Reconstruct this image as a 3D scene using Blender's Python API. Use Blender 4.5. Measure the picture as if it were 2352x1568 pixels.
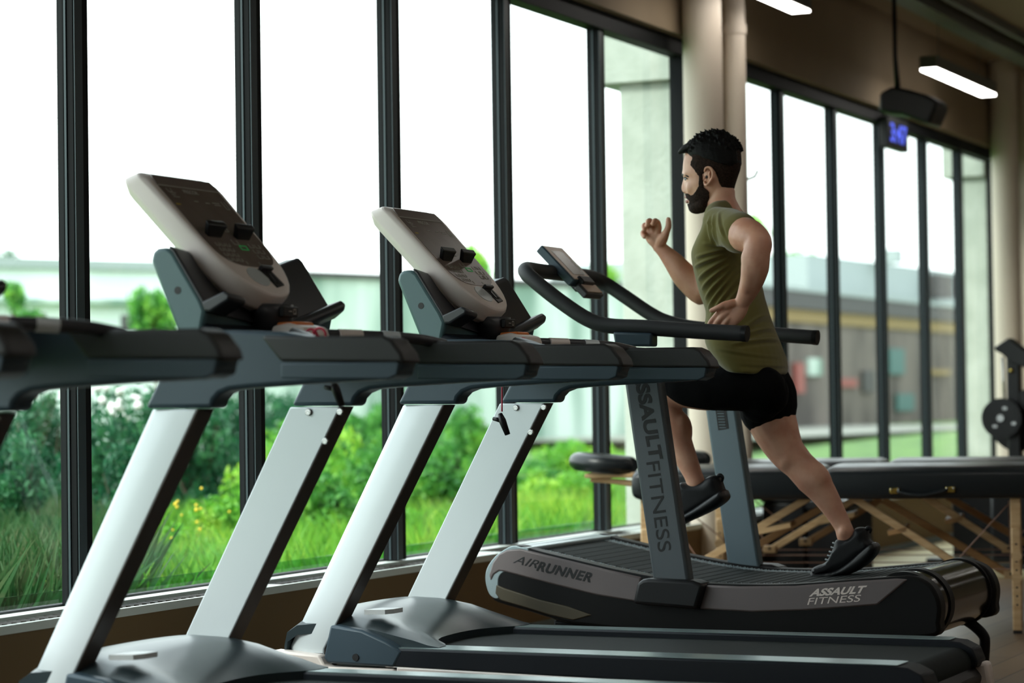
import bpy, bmesh, math, random
import numpy as np
from mathutils import Vector, Matrix
random.seed(7); rng = np.random.default_rng(7)
S = bpy.context.scene
for o in list(bpy.data.objects): bpy.data.objects.remove(o)
R = math.radians

# ------------------------------------------------------------------ camera
FPX = 5553.0; YAW = R(25.2); PITCH = math.atan(135/5553); ROLL = 0.0145
F0 = Vector((-math.sin(YAW), math.cos(YAW), 0)); R0 = Vector((math.cos(YAW), math.sin(YAW), 0)); ZZ = Vector((0,0,1))
FW = F0*math.cos(PITCH) + ZZ*math.sin(PITCH); U0 = R0.cross(FW)
RT = R0*math.cos(ROLL) - U0*math.sin(ROLL); UP = U0*math.cos(ROLL) + R0*math.sin(ROLL)
CAM = Vector((0,0,1.0))
cd = bpy.data.cameras.new('camera'); cam = bpy.data.objects.new('camera', cd); S.collection.objects.link(cam)
cd.sensor_width = 36; cd.lens = 36*FPX/2352; cd.clip_end = 500; cd.clip_start = .1
M4 = Matrix((RT, UP, -FW)).transposed().to_4x4(); M4.translation = CAM; cam.matrix_world = M4
cd.dof.use_dof = True; cd.dof.focus_distance = 7.7; cd.dof.aperture_fstop = 2.5
S.camera = cam
# ------------------------------------------------------------------ world, exposure
S.view_settings.view_transform = 'Standard'; S.view_settings.look = 'None'; S.view_settings.gamma = 1
S.view_settings.exposure = 0.2; S.view_settings.use_curve_mapping = False
w = bpy.data.worlds.new('overcast_sky'); S.world = w; w.use_nodes = True
nt = w.node_tree; nt.nodes.clear()
tc = nt.nodes.new('ShaderNodeTexCoord'); sx = nt.nodes.new('ShaderNodeSeparateXYZ'); cr = nt.nodes.new('ShaderNodeValToRGB')
nz = nt.nodes.new('ShaderNodeTexNoise'); nz.inputs['Scale'].default_value = 2.2; nz.inputs['Detail'].default_value = 4
mx = nt.nodes.new('ShaderNodeMix'); mx.data_type = 'RGBA'
bg = nt.nodes.new('ShaderNodeBackground'); wo = nt.nodes.new('ShaderNodeOutputWorld')
nt.links.new(tc.outputs['Generated'], sx.inputs[0]); nt.links.new(sx.outputs['Z'], cr.inputs[0])
cr.color_ramp.elements[0].position = 0.0; cr.color_ramp.elements[0].color = (.93,1.0,.99,1)
cr.color_ramp.elements[1].position = .6; cr.color_ramp.elements[1].color = (.74,.87,1.0,1)
nt.links.new(tc.outputs['Generated'], nz.inputs['Vector']); nt.links.new(nz.outputs['Fac'], mx.inputs[0])
nt.links.new(cr.outputs[0], mx.inputs[6]); mx.inputs[7].default_value = (1,1,1,1)
nt.links.new(mx.outputs[2], bg.inputs[0]); bg.inputs[1].default_value = 3.0; nt.links.new(bg.outputs[0], wo.inputs[0])
sl = bpy.data.lights.new('sun', 'SUN'); sl.energy = 4.0; sl.angle = R(20); sl.color = (1,.97,.9)
sun = bpy.data.objects.new('sun', sl); S.collection.objects.link(sun)
sun.rotation_euler = Vector((-.25,-.8,.75)).to_track_quat('Z','Y').to_euler()

# ------------------------------------------------------------------ measuring helpers (pixel of the photo -> point on a real plane)
def ray(px, py): return FW*FPX + RT*(px-1176) + UP*(784-py)
def atY(px, py, y): d = ray(px,py); return CAM + d*(y/d.y)
def atX(px, py, x): d = ray(px,py); return CAM + d*(x/d.x)
def atZ(px, py, z): d = ray(px,py); return CAM + d*((z-1)/d.z)
def mpp(p): return (Vector(p)-CAM).dot(FW)/FPX      # metres per pixel at a point

# ------------------------------------------------------------------ materials
MT = {}
def mat(name, col, rough=.5, metal=0, emit=None, estr=0, noise=None, bump=None, coat=0, spec=.5, sss=0, alpha=None):
    m = bpy.data.materials.new(name); m.use_nodes = True; n = m.node_tree; b = n.nodes['Principled BSDF']
    b.inputs['Base Color'].default_value = (*col,1); b.inputs['Roughness'].default_value = rough; b.inputs['Metallic'].default_value = metal
    b.inputs['Coat Weight'].default_value = coat; b.inputs['Specular IOR Level'].default_value = spec
    if sss: b.inputs['Subsurface Weight'].default_value = sss; b.inputs['Subsurface Radius'].default_value = (.02,.008,.004); b.inputs['Subsurface Scale'].default_value = 1
    if emit: b.inputs['Emission Color'].default_value = (*emit,1); b.inputs['Emission Strength'].default_value = estr
    t = n.nodes.new('ShaderNodeTexCoord')
    if noise:   # (scale, second colour, optional stretch)
        q = n.nodes.new('ShaderNodeTexNoise'); q.inputs['Scale'].default_value = noise[0]; q.inputs['Detail'].default_value = 5
        mp = n.nodes.new('ShaderNodeMapping'); mp.inputs['Scale'].default_value = noise[2] if len(noise)>2 else (1,1,1)
        n.links.new(t.outputs['Object'], mp.inputs[0]); n.links.new(mp.outputs[0], q.inputs['Vector'])
        r = n.nodes.new('ShaderNodeValToRGB'); r.color_ramp.elements[0].position = .38; r.color_ramp.elements[1].position = .62
        r.color_ramp.elements[0].color = (*col,1); r.color_ramp.elements[1].color = (*noise[1],1)
        n.links.new(q.outputs['Fac'], r.inputs[0]); n.links.new(r.outputs[0], b.inputs['Base Color'])
    if bump:    # (scale, strength, distance, stretch)
        q = n.nodes.new('ShaderNodeTexNoise'); q.inputs['Scale'].default_value = bump[0]; q.inputs['Detail'].default_value = 3
        mp = n.nodes.new('ShaderNodeMapping'); mp.inputs['Scale'].default_value = bump[3] if len(bump)>3 else (1,1,1)
        n.links.new(t.outputs['Object'], mp.inputs[0]); n.links.new(mp.outputs[0], q.inputs['Vector'])
        u = n.nodes.new('ShaderNodeBump'); u.inputs['Strength'].default_value = bump[1]; u.inputs['Distance'].default_value = bump[2]
        n.links.new(q.outputs['Fac'], u.inputs['Height']); n.links.new(u.outputs[0], b.inputs['Normal'])
    MT[name] = m; return m
mat('silver', (.66,.71,.73), .40, .2, bump=(900,.15,.0005))
mat('silver_warm', (.86,.77,.72), .42, .05, bump=(900,.15,.0005))
mat('slate', (.035,.062,.085), .45, .1, bump=(700,.2,.0005))
mat('slate_light', (.13,.19,.22), .42, .1)
mat('slate_teal', (.085,.15,.16), .42, .1, bump=(700,.2,.0005))
mat('rubber', (.014,.014,.014), .5, bump=(500,.3,.0008))
mat('plastic_black', (.008,.008,.009), .42, spec=.35)
mat('plastic_dark', (.035,.036,.042), .42, bump=(600,.2,.0005))
mat('hood', (.032,.048,.055), .33, .3)
mat('cover_brown', (.055,.040,.032), .5)
mat('rail_side', (.007,.010,.015), .5, spec=.25)
mat('belt', (.009,.012,.012), .75, spec=.18, noise=(60,(.018,.024,.023),(1,18,1)))
mat('footrail', (.33,.42,.42), .28, .7)
mat('screen', (.15,.115,.098), .3, noise=(9,(.20,.155,.135)))
mat('screen_top', (.20,.155,.14), .3)
mat('print_light', (.55,.55,.52), .5)
mat('print_yellow', (.7,.5,.1), .5)
mat('print_green', (.02,.35,.1), .5, emit=(.03,.6,.15), estr=.12)
mat('label_white', (.85,.88,.9), .4)
mat('red', (.55,.01,.05), .5)
mat('orange', (.85,.22,.04), .4)
mat('screw', (.45,.45,.45), .25, .9)
mat('ar_grey', (.17,.142,.14), .45, .2, bump=(500,.2,.0005))
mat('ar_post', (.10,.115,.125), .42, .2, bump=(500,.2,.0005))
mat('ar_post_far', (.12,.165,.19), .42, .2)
mat('ar_black', (.005,.005,.005), .5, spec=.2)
mat('ar_gloss', (.012,.010,.009), .18, coat=.5)
mat('ar_under', (.06,.048,.025), .55)
mat('ar_front', (.30,.37,.39), .35, .3)
mat('ink', (.006,.006,.007), .5)
mat('chrome_print', (.85,.74,.68), .3, .3)
mat('foam', (.018,.019,.021), .62, bump=(700,.3,.0008))
mat('lcd', (.16,.15,.11), .25)
mat('cream', (.75,.60,.52), .4)
mat('skin', (.72,.40,.27), .48, sss=.1, noise=(12,(.60,.29,.19)), bump=(60,.15,.002))
mat('skin_red', (.58,.24,.19), .5, sss=.1)
mat('hair', (.004,.0035,.0035), .6, spec=.15, bump=(120,.6,.003))
mat('hair_short', (.016,.010,.008), .8, spec=.1, noise=(220,(.036,.021,.015)), bump=(300,.5,.002))
mat('brow', (.01,.008,.007), .6)
mat('eye', (.5,.5,.5), .2)
mat('lips', (.42,.17,.14), .5)
mat('shorts', (.004,.004,.0045), .9, spec=.1, bump=(12,.5,.02,(1,1,.5)))
mat('shoe', (.006,.0065,.008), .5, spec=.3, bump=(260,.3,.001))
mat('sole', (.008,.009,.010), .42)
mat('lace', (.05,.07,.08), .5)
mat('frame_black', (.004,.005,.006), .6, spec=.15)
mat('frame_grey', (.03,.05,.058), .45, .1)
mat('wall_tan', (.27,.20,.125), .85, noise=(3,(.25,.185,.115)))
mat('ceiling_tan', (.20,.14,.085), .9)
mat('wall_low', (.15,.095,.038), .8)
mat('sill_white', (.62,.68,.64), .5)
mat('grille_dark', (.035,.028,.022), .5)
mat('column_paint', (.55,.47,.38), .55)
mat('lamp_body', (.10,.10,.085), .5)
mat('lamp_glow', (1,1,1), .5, emit=(1,.96,.90), estr=11)
mat('clock_glow', (.02,.03,.2), .5, emit=(.08,.12,.75), estr=1.2)
mat('leather', (.009,.012,.014), .35, bump=(120,.2,.002))
mat('pine', (.62,.42,.22), .55, noise=(6,(.52,.33,.16),(1,1,9)))
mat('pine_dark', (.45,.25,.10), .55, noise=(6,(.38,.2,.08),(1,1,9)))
mat('cable', (.38,.22,.16), .5)
mat('brass', (.65,.48,.12), .25, .9)
mat('iron', (.008,.008,.009), .35)
mat('lit_floor_pale', (.62,.56,.36), .6, noise=(5,(.54,.48,.28),(1,6,1)))  # light wood, with the window light on the floor in its colour
mat('concrete', (.42,.47,.42), .85, noise=(4,(.33,.38,.33)), bump=(30,.4,.01))
mat('bark', (.10,.07,.05), .9)
mat('white_clad', (.72,.80,.76), .7, noise=(2,(.64,.73,.69),(1,1,.15)))
mat('fence_clad', (.50,.60,.53), .8, noise=(1.6,(.16,.26,.20),(1,1,.18)))
mat('build_pale', (.28,.33,.32), .8)
mat('build_dark', (.035,.035,.035), .7)
mat('build_brown', (.035,.028,.024), .8, noise=(.9,(.12,.10,.085),(1,1,.5)))
mat('build_yellow', (.20,.135,.035), .7)
mat('parking', (.20,.21,.18), .9)
mat('poster_red', (.20,.03,.02), .6)
mat('poster_teal', (.01,.09,.08), .6)
mat('van_white', (.6,.65,.66), .4)

def leafmat(name, a, b, c, sc=1.2):
    m = bpy.data.materials.new(name); m.use_nodes = True; n = m.node_tree; p = n.nodes['Principled BSDF']
    t = n.nodes.new('ShaderNodeTexCoord'); q = n.nodes.new('ShaderNodeTexNoise'); q.inputs['Scale'].default_value = sc; q.inputs['Detail'].default_value = 6; q.inputs['Roughness'].default_value=.75
    r = n.nodes.new('ShaderNodeValToRGB'); e = r.color_ramp.elements; e[0].position=.36; e[0].color=(*a,1); e[1].position=.66; e[1].color=(*c,1)
    k = e.new(.5); k.color=(*b,1)
    n.links.new(t.outputs['Object'], q.inputs['Vector']); n.links.new(q.outputs['Fac'], r.inputs[0])
    p.inputs['Roughness'].default_value=.5
    tr = n.nodes.new('ShaderNodeBsdfTranslucent'); ms = n.nodes.new('ShaderNodeMixShader'); ms.inputs[0].default_value=.35
    n.links.new(r.outputs[0], p.inputs['Base Color']); n.links.new(r.outputs[0], tr.inputs['Color'])
    n.links.new(p.outputs[0], ms.inputs[1]); n.links.new(tr.outputs[0], ms.inputs[2]); n.links.new(ms.outputs[0], n.nodes['Material Output'].inputs[0])
    MT[name]=m
leafmat('leaf_mid', (.02,.13,.035), (.09,.34,.05), (.30,.58,.06), 1.8)
leafmat('leaf_dark', (.006,.05,.025), (.015,.13,.05), (.07,.25,.08), 1.6)
leafmat('leaf_bright', (.05,.24,.03), (.16,.46,.04), (.42,.62,.06), 1.3)
leafmat('grass', (.05,.19,.03), (.15,.42,.04), (.40,.58,.06), .9)
leafmat('grass_dry', (.012,.07,.02), (.04,.13,.035), (.13,.15,.07), 1.3)
mat('petal', (.75,.75,.7), .6); mat('petal_yellow', (.75,.55,.03), .6)
mat('soil', (.05,.12,.03), .95, noise=(3,(.10,.2,.04)))

# glass: mostly clear, mirrors a little by Fresnel
def glass(name, tint, extra=0):
    m = bpy.data.materials.new(name); m.use_nodes = True; n = m.node_tree; n.nodes.clear()
    o = n.nodes.new('ShaderNodeOutputMaterial'); t = n.nodes.new('ShaderNodeBsdfTransparent'); t.inputs[0].default_value=(*tint,1)
    g = n.nodes.new('ShaderNodeBsdfGlossy'); g.inputs['Roughness'].default_value=.02; f = n.nodes.new('ShaderNodeFresnel'); f.inputs[0].default_value=1.45
    x = n.nodes.new('ShaderNodeMixShader'); ge = n.nodes.new('ShaderNodeNewGeometry'); iv = n.nodes.new('ShaderNodeMath'); iv.operation='SUBTRACT'; iv.inputs[0].default_value=1; n.links.new(ge.outputs['Backfacing'], iv.inputs[1])
    mu = n.nodes.new('ShaderNodeMath'); mu.operation='MULTIPLY'; n.links.new(f.outputs[0], mu.inputs[0]); n.links.new(iv.outputs[0], mu.inputs[1])
    n.links.new(mu.outputs[0], x.inputs[0]); n.links.new(t.outputs[0], x.inputs[1]); n.links.new(g.outputs[0], x.inputs[2])
    n.links.new(x.outputs[0], o.inputs[0]); MT[name]=m
glass('glass', (.96,1,.985)); glass('reflection_tint', (.55,.80,.72))  # the tinted one colours the sheets that imitate the sill reflection

# floor boards and perforated / slatted surfaces
def brickmat(name, c1, c2, cm, scale, bw, rh, mortar, rough=.4, rot=0, bumpd=.002):
    m = bpy.data.materials.new(name); m.use_nodes = True; n = m.node_tree; p = n.nodes['Principled BSDF']
    t = n.nodes.new('ShaderNodeTexCoord'); mp = n.nodes.new('ShaderNodeMapping'); mp.inputs['Rotation'].default_value=(0,0,rot)
    b = n.nodes.new('ShaderNodeTexBrick'); b.inputs['Scale'].default_value=scale; b.inputs['Brick Width'].default_value=bw; b.inputs['Row Height'].default_value=rh
    b.inputs['Mortar Size'].default_value=mortar; b.inputs['Color1'].default_value=(*c1,1); b.inputs['Color2'].default_value=(*c2,1); b.inputs['Mortar'].default_value=(*cm,1)
    n.links.new(t.outputs['Object'], mp.inputs[0]); n.links.new(mp.outputs[0], b.inputs['Vector']); n.links.new(b.outputs['Color'], p.inputs['Base Color'])
    u = n.nodes.new('ShaderNodeBump'); u.inputs['Distance'].default_value=bumpd; u.invert=True
    n.links.new(b.outputs['Fac'], u.inputs['Height']); n.links.new(u.outputs[0], p.inputs['Normal'])
    p.inputs['Roughness'].default_value=rough; MT[name]=m
brickmat('floor_wood', (.19,.115,.06), (.15,.09,.047), (.06,.035,.02), 1, 1.4, .13, .004, .38, R(90))
def shirtmat():
    m = mat('shirt', (.155,.135,.036), .9, spec=.2); n = m.node_tree; b = n.nodes['Principled BSDF']
    t = n.nodes.new('ShaderNodeTexCoord'); f = n.nodes.new('ShaderNodeTexNoise'); f.inputs['Scale'].default_value=420
    mp = n.nodes.new('ShaderNodeMapping'); n.links.new(t.outputs['Object'], mp.inputs[0]); n.links.new(mp.outputs[0], f.inputs['Vector'])
    u = n.nodes.new('ShaderNodeBump'); u.inputs['Strength'].default_value=.3; u.inputs['Distance'].default_value=.001
    n.links.new(f.outputs['Fac'], u.inputs['Height']); n.links.new(u.outputs[0], b.inputs['Normal'])
    b.inputs['Sheen Weight'].default_value=.3
shirtmat()

# ------------------------------------------------------------------ object helpers
COL = S.collection
def worldloc(o):
    v = Vector((0,0,0))
    while o is not None: v = v + o.location; o = o.parent
    return v
def tag(o, label=None, cat=None, group=None, kind=None):
    if label: o['label'] = label
    if cat: o['category'] = cat
    if group: o['group'] = group
    if kind: o['kind'] = kind
    return o
def thing(name, label, cat, loc, group=None):
    o = bpy.data.objects.new(name, None); COL.objects.link(o); o.location = loc; o.empty_display_size=.1
    return tag(o, label, cat, group)
def obj(name, geo, m, parent=None, smooth=False, bevel=0, seg=2, label=None, loc=None, sub=0):
    vs, fs = geo
    org = worldloc(parent) if parent is not None else (Vector(loc) if loc is not None else Vector((0,0,0)))
    me = bpy.data.meshes.new(name); me.from_pydata([tuple(Vector(v)-org) for v in vs], [], [tuple(f) for f in fs]); me.validate()
    bm = bmesh.new(); bm.from_mesh(me); bmesh.ops.recalc_face_normals(bm, faces=bm.faces); bm.to_mesh(me); bm.free()
    o = bpy.data.objects.new(name, me); COL.objects.link(o)
    if parent is not None: o.parent = parent
    elif loc is not None: o.location = loc
    ms = m if isinstance(m, (list,tuple)) else [m]
    for q in ms: me.materials.append(MT[q])
    if bevel:
        b = o.modifiers.new('bevel','BEVEL'); b.width = bevel; b.segments = seg; b.limit_method='ANGLE'; b.angle_limit=R(32)
    if sub:
        s = o.modifiers.new('sub','SUBSURF'); s.levels = sub; s.render_levels = sub
    if smooth or bevel:
        for p in me.polygons: p.use_smooth = True
        if bevel or smooth == 'auto':
            try: me.set_sharp_from_angle(angle=R(38))
            except Exception: pass
    if label: o['label'] = label
    return o
def J(*gs):
    V=[];Fc=[]
    for v,f in gs:
        n=len(V); V+= [tuple(x) for x in v]; Fc += [tuple(i+n for i in q) for q in f]
    return V,Fc
def box(x0,x1,y0,y1,z0,z1):
    v=[(x,y,z) for z in (z0,z1) for y in (y0,y1) for x in (x0,x1)]
    return v,[(0,2,3,1),(4,5,7,6),(0,1,5,4),(2,6,7,3),(0,4,6,2),(1,3,7,5)]
def prism(pts, y0, y1):            # side profile (x,z) between two y planes
    n=len(pts); v=[(p[0],y0,p[1]) for p in pts]+[(p[0],y1,p[1]) for p in pts]
    f=[tuple(range(n)), tuple(range(2*n-1,n-1,-1))]+[(i,(i+1)%n,(i+1)%n+n,i+n) for i in range(n)]
    return v,f
def PX(pts, Y): return [(atY(a,b,Y).x, atY(a,b,Y).z) for a,b in pts]   # profile from the photo on plane Y
def rings(rs, cap=True):
    n=len(rs[0]); v=[p for r in rs for p in r]; f=[]
    for k in range(len(rs)-1):
        for i in range(n):
            j=(i+1)%n; f.append((k*n+i,k*n+j,(k+1)*n+j,(k+1)*n+i))
    if cap: f.append(tuple(range(n-1,-1,-1))); f.append(tuple((len(rs)-1)*n+i for i in range(n)))
    return v,f
def tube(path, r, n=12, cap=True, ref=None, smoothn=0):
    P=[Vector(p) for p in path]
    if smoothn: P=catmull(P,smoothn)
    rr = r if isinstance(r,(list,tuple)) else [r]*len(P)
    if len(rr)!=len(P): rr=list(np.interp(np.linspace(0,1,len(P)), np.linspace(0,1,len(rr)), rr))
    rs=[]; a=None
    for i,p in enumerate(P):
        d=(P[min(i+1,len(P)-1)]-P[max(i-1,0)]).normalized()
        if a is None:
            a=d.cross(Vector((0,0,1)) if abs(d.z)<.9 else Vector((0,1,0))).normalized()
        a=(a-d*a.dot(d)).normalized(); b=d.cross(a)
        rs.append([p+a*(rr[i]*math.cos(2*math.pi*k/n))+b*(rr[i]*math.sin(2*math.pi*k/n)) for k in range(n)])
    return rings(rs,cap)
def catmull(P,k):
    out=[]
    Q=[P[0]*2-P[1]]+P+[P[-1]*2-P[-2]]
    for i in range(1,len(Q)-2):
        for j in range(k):
            t=j/k; a,b,c,d=Q[i-1],Q[i],Q[i+1],Q[i+2]
            out.append(.5*((2*b)+(c-a)*t+(2*a-5*b+4*c-d)*t*t+(3*b-a-3*c+d)*t**3))
    out.append(P[-1]); return out
def cyl(c, axis, r, h, n=24):
    c=Vector(c); ax=Vector(axis).normalized(); return tube([c-ax*h/2,c+ax*h/2], r, n)
def ball(c, rx, ry=None, rz=None, n=16, m=10, rot=None):
    ry=ry or rx; rz=rz or rx; v=[];f=[]
    M=rot or Matrix.Identity(3); c=Vector(c)
    rs=[]
    for i in range(1,m):
        t=math.pi*i/m
        rs.append([c+M@Vector((rx*math.sin(t)*math.cos(2*math.pi*k/n), ry*math.sin(t)*math.sin(2*math.pi*k/n), rz*math.cos(t))) for k in range(n)])
    v,f=rings(rs,False); top=len(v); v.append(c+M@Vector((0,0,rz))); v.append(c-M@Vector((0,0,rz)))
    for k in range(n):
        f.append((top,(k+1)%n,k)); f.append((top+1,(m-2)*n+k,(m-2)*n+(k+1)%n))
    return v,f
def sgnp(c,e): return math.copysign(abs(c)**e, c)
def loft2(st, n=20, e=1.0, k=4, fit=True):
    """stations: (front px, back px, Yc, w[, e]); rounded section whose two silhouette edges are the given photo points"""
    L=[]
    for s in st:
        A=atY(*s[0],s[2]); B=atY(*s[1],s[2]); c=(A+B)/2; h=(B-A)/2; l=h.length; u=h/l
        q=.8187*u.x**2+u.z**2
        if fit: l=math.sqrt(max(l*l-(.4258*s[3]*u.x)**2/q,(.45*l)**2))
        L.append((c,u*l,s[3], s[4] if len(s)>4 else e))
    # interpolate for smoothness
    C=catmull([x[0] for x in L],k); H=catmull([x[1] for x in L],k)
    t=np.linspace(0,1,len(C)); t0=np.linspace(0,1,len(L))
    W=np.interp(t,t0,[x[2] for x in L]); E=np.interp(t,t0,[x[3] for x in L])
    rs=[]
    for c,h,wd,ee in zip(C,H,W,E):
        rs.append([c+h*sgnp(math.cos(a),ee)+Vector((0,wd*sgnp(math.sin(a),ee),0)) for a in [2*math.pi*i/n for i in range(n)]])
    return rings(rs)
def limb(st, n=16, k=4):
    """stations: (px,py,Y,r in photo px[, flatten in Y])"""
    P=[];rr=[];fl=[]
    for s in st:
        p=atY(s[0],s[1],s[2]); P.append(p); rr.append(s[3]*mpp(p)); fl.append(s[4] if len(s)>4 else 1.0)
    P2=catmull(P,k); t=np.linspace(0,1,len(P2)); t0=np.linspace(0,1,len(P)); rr=np.interp(t,t0,rr); fl=np.interp(t,t0,fl)
    rs=[]
    for i,p in enumerate(P2):
        d=(P2[min(i+1,len(P2)-1)]-P2[max(i-1,0)]).normalized(); b=Vector((0,1,0)); a=d.cross(b)
        if a.length<.2: a=Vector((1,0,0))
        a.normalize(); b=d.cross(a).normalized()
        rs.append([p+a*(rr[i]*math.cos(2*math.pi*q/n))+b*(rr[i]*fl[i]*math.sin(2*math.pi*q/n)) for q in range(n)])
    g=rings(rs)
    return J(g, ball(P[0],rr[0]*.98,rr[0]*.98*fl[0],rr[0]*.98), ball(P[-1],rr[-1]*.98,rr[-1]*fl[-1]*.98,rr[-1]*.98))
def organic(o, vox, it=8, fac=.5):
    m=o.modifiers.new('remesh','REMESH'); m.mode='VOXEL'; m.voxel_size=vox; m.use_smooth_shade=True
    if it: s=o.modifiers.new('smooth','SMOOTH'); s.factor=fac; s.iterations=it
    return o
def bake(o):                       # modifiers into a plain mesh
    bpy.context.view_layer.update(); dg=bpy.context.evaluated_depsgraph_get()
    me=bpy.data.meshes.new_from_object(o.evaluated_get(dg)); old=o.data; o.modifiers.clear(); o.data=me; me.name=old.name
    return o
def text(name, s, o0, u, v, m, parent, off=0, depth=.0006, label=None, spacing=1.0):
    c=bpy.data.curves.new(name,'FONT'); c.body=s; c.offset=off; c.extrude=0; c.space_character=spacing
    t=bpy.data.objects.new('tmp',c); COL.objects.link(t); bpy.context.view_layer.update()
    me=bpy.data.meshes.new_from_object(t.evaluated_get(bpy.context.evaluated_depsgraph_get())); bpy.data.objects.remove(t)
    co=np.array([tuple(q.co) for q in me.vertices]); mn=co.min(0); mxx=co.max(0); o0=Vector(o0);u=Vector(u);v=Vector(v)
    nrm=u.cross(v).normalized()*depth
    vs=[o0+u*((p[0]-mn[0])/(mxx[0]-mn[0]))+v*((p[1]-mn[1])/(mxx[1]-mn[1])) for p in co]
    n=len(vs); fs=[tuple(p.vertices) for p in me.polygons]
    # thickness: a second face layer joined by the boundary
    ec={}
    for f in fs:
        for i in range(len(f)):
            e=(f[i],f[(i+1)%len(f)]); ec[frozenset(e)]=ec.get(frozenset(e),[])+[e]
    F2=[tuple(i+n for i in f) for f in fs]+[tuple(reversed(f)) for f in fs]+[(e[0][0],e[0][1],e[0][1]+n,e[0][0]+n) for e in ec.values() if len(e)==1]
    bpy.data.meshes.remove(me)
    o=obj(name,(vs+[p+nrm for p in vs],F2),m,parent)
    if label: o['label']=label
    return o
def copy_tree(o, parent=None):
    c=o.copy(); COL.objects.link(c)
    if parent is not None: c.parent=parent
    for ch in list(o.children): copy_tree(ch,c)
    return c

# ================================================================== ROOM
WX=-4.45          # glass plane
SX=-4.25          # face of the low wall under the windows
def struct(name, geo, m, **k): o=obj(name,geo,m,**k); o['kind']='structure'; return o
struct('floor', box(SX-.25,6,-4,24,-.1,0), 'floor_wood')
struct('ceiling', box(WX-.3,6,-4,24,3.43,3.6), 'ceiling_tan')
struct('wall_right', box(6,6.2,-4,24,0,3.43), 'wall_tan')
struct('wall_back', box(WX-.3,6,-4.2,-4,0,3.43), 'wall_tan')
struct('wall_far', box(WX-.3,6,24,24.2,0,3.43), 'wall_tan')
SEC=[(-1.2,11.60,[-.03+1.046*i for i in range(0,12)][:0]),]
mul1=[6.25-1.046*i for i in range(1,8)]+[6.25,7.30,8.352,9.385,10.42]
mul1=sorted(mul1); mul2=[13.03,14.02,15.02,16.04,16.97]; mul3=[19.8,20.8,21.8,22.8]
Z0,Z1=.385,2.73
secs=[(-2.1,11.44,mul1),(12.22,17.92,mul2),(18.95,23.8,mul3)]
# wall with openings: strip above, low wall, piers
wl=[box(WX-.12,WX+.10,-4,24,Z1+.085,3.43), box(WX-.12,SX,-4,24,0,.30)]
prev=-4
for a,b,_ in secs: wl.append(box(WX-.03,WX+.10,prev,a-.07,.30,Z1+.085)); prev=b+.07
wl.append(box(WX-.03,WX+.10,prev,24,.30,Z1+.085))
struct('wall_left', J(wl[0],*wl[2:]), 'wall_tan')
struct('wall_sill', box(WX-.12,SX,-4,24,0,.355), 'wall_low')
# sill cover: pale frame strips with a dark slotted air grille
gr=[box(SX-.014,SX+.004,-4,24,.355,.380), box(WX-.02,WX+.045,-4,24,.355,.382)]
for a in [3.4+i*1.78 for i in range(12)]: gr.append(box(WX+.045,SX-.014,a,a+.24,.355,.3785))
struct('trim_1', J(*gr), 'sill_white')
bars=[box(WX+.045,SX-.014,-4,24,.355,.361)]
for i in range(420):
    y=2.6+i*.045
    c=Vector(((WX+.045+SX-.014)/2,y,.372)); l=.066; d=Vector((1,.55,0)).normalized()*l; nn=Vector((-d.y,d.x,0)).normalized()*.006
    for s in (-.5,.5):
        cc=c+Vector((s*.068,0,0)); dd=d*.5
        v=[cc-dd-nn,cc+dd-nn,cc+dd+nn,cc-dd+nn]; v=[p+Vector((0,0,-.008)) for p in v]+[p for p in v]
        bars.append((v,[(0,1,2,3),(4,7,6,5),(0,4,5,1),(1,5,6,2),(2,6,7,3),(3,7,4,0)]))
struct('trim_2', J(*bars), 'grille_dark')
# windows
for wi,(a,b,mu) in enumerate(secs):
    fr=[box(WX-.03,WX+.055,a-.07,a,Z0,Z1+.085),box(WX-.03,WX+.055,b,b+.07,Z0,Z1+.085),
        box(WX-.03,WX+.055,a,b,Z1,Z1+.085),box(WX-.06,WX-.02,a,b,Z0-.03,Z0+.004)]
    fw=struct('window_%d'%(wi+1), J(*fr), 'frame_black', bevel=.004)
    fw['label']=['tall black framed window with many narrow panes beside the treadmills','second black framed window behind the massage tables','farthest black framed window by the weight machine'][wi]
    edges=[a]+mu+[b]
    for y in mu:
        mo=obj('mullion', J(box(WX-.026,WX+.0,y-.046,y+.044,Z0,Z1), box(WX,WX+.032,y-.040,y+.040,Z0,Z1)), 'frame_black', fw, bevel=.003)
        obj('cover_strip', box(WX+.032,WX+.036,y-.037,y+.004,Z0+.002,Z1-.002), 'frame_grey', mo)
        obj('gasket', box(WX+.0,WX+.008,y-.045,y-.041,Z0+.002,Z1-.002), 'frame_grey', mo)
    for i in range(len(edges)-1):
        obj('pane', box(WX-.012,WX-.004,edges[i],edges[i+1],Z0,Z1), 'glass', fw)
# round columns and downpipes on the piers between windows
YCOL=[atX(a_,600,x_).y for a_,x_ in ((1621,WX+.21),(1695,WX+.20),(2312,WX+.21),(2358,WX+.20))]
for k,(ya,yb,labA,labB) in enumerate([(YCOL[0],YCOL[1],'painted round column between the two windows behind the runner','slim painted pipe right of the round column behind the runner'),
                     (YCOL[2],YCOL[3],'farthest painted round column at the right edge','slim painted pipe beside the farthest column')]):
    o=obj('column', cyl((WX+.21,ya,1.715),(0,0,1),.098,3.43,40),'column_paint',smooth='auto',loc=(WX+.21,ya,0)); tag(o,labA,'column')
    o=obj('pipe', J(cyl((WX+.20,yb,1.715),(0,0,1),.058,3.43,32), cyl((WX+.20,yb,2.9),(0,0,1),.065,.05,32)),'column_paint',smooth='auto',loc=(WX+.2,yb,0)); tag(o,labB,'pipe')
    if k==0:
        obj('hook', tube([(WX+.27,yb-.02,2.12),(WX+.31,yb-.03,2.13),(WX+.33,yb-.04,2.16)],.008),'sill_white',o,smooth=True)
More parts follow.
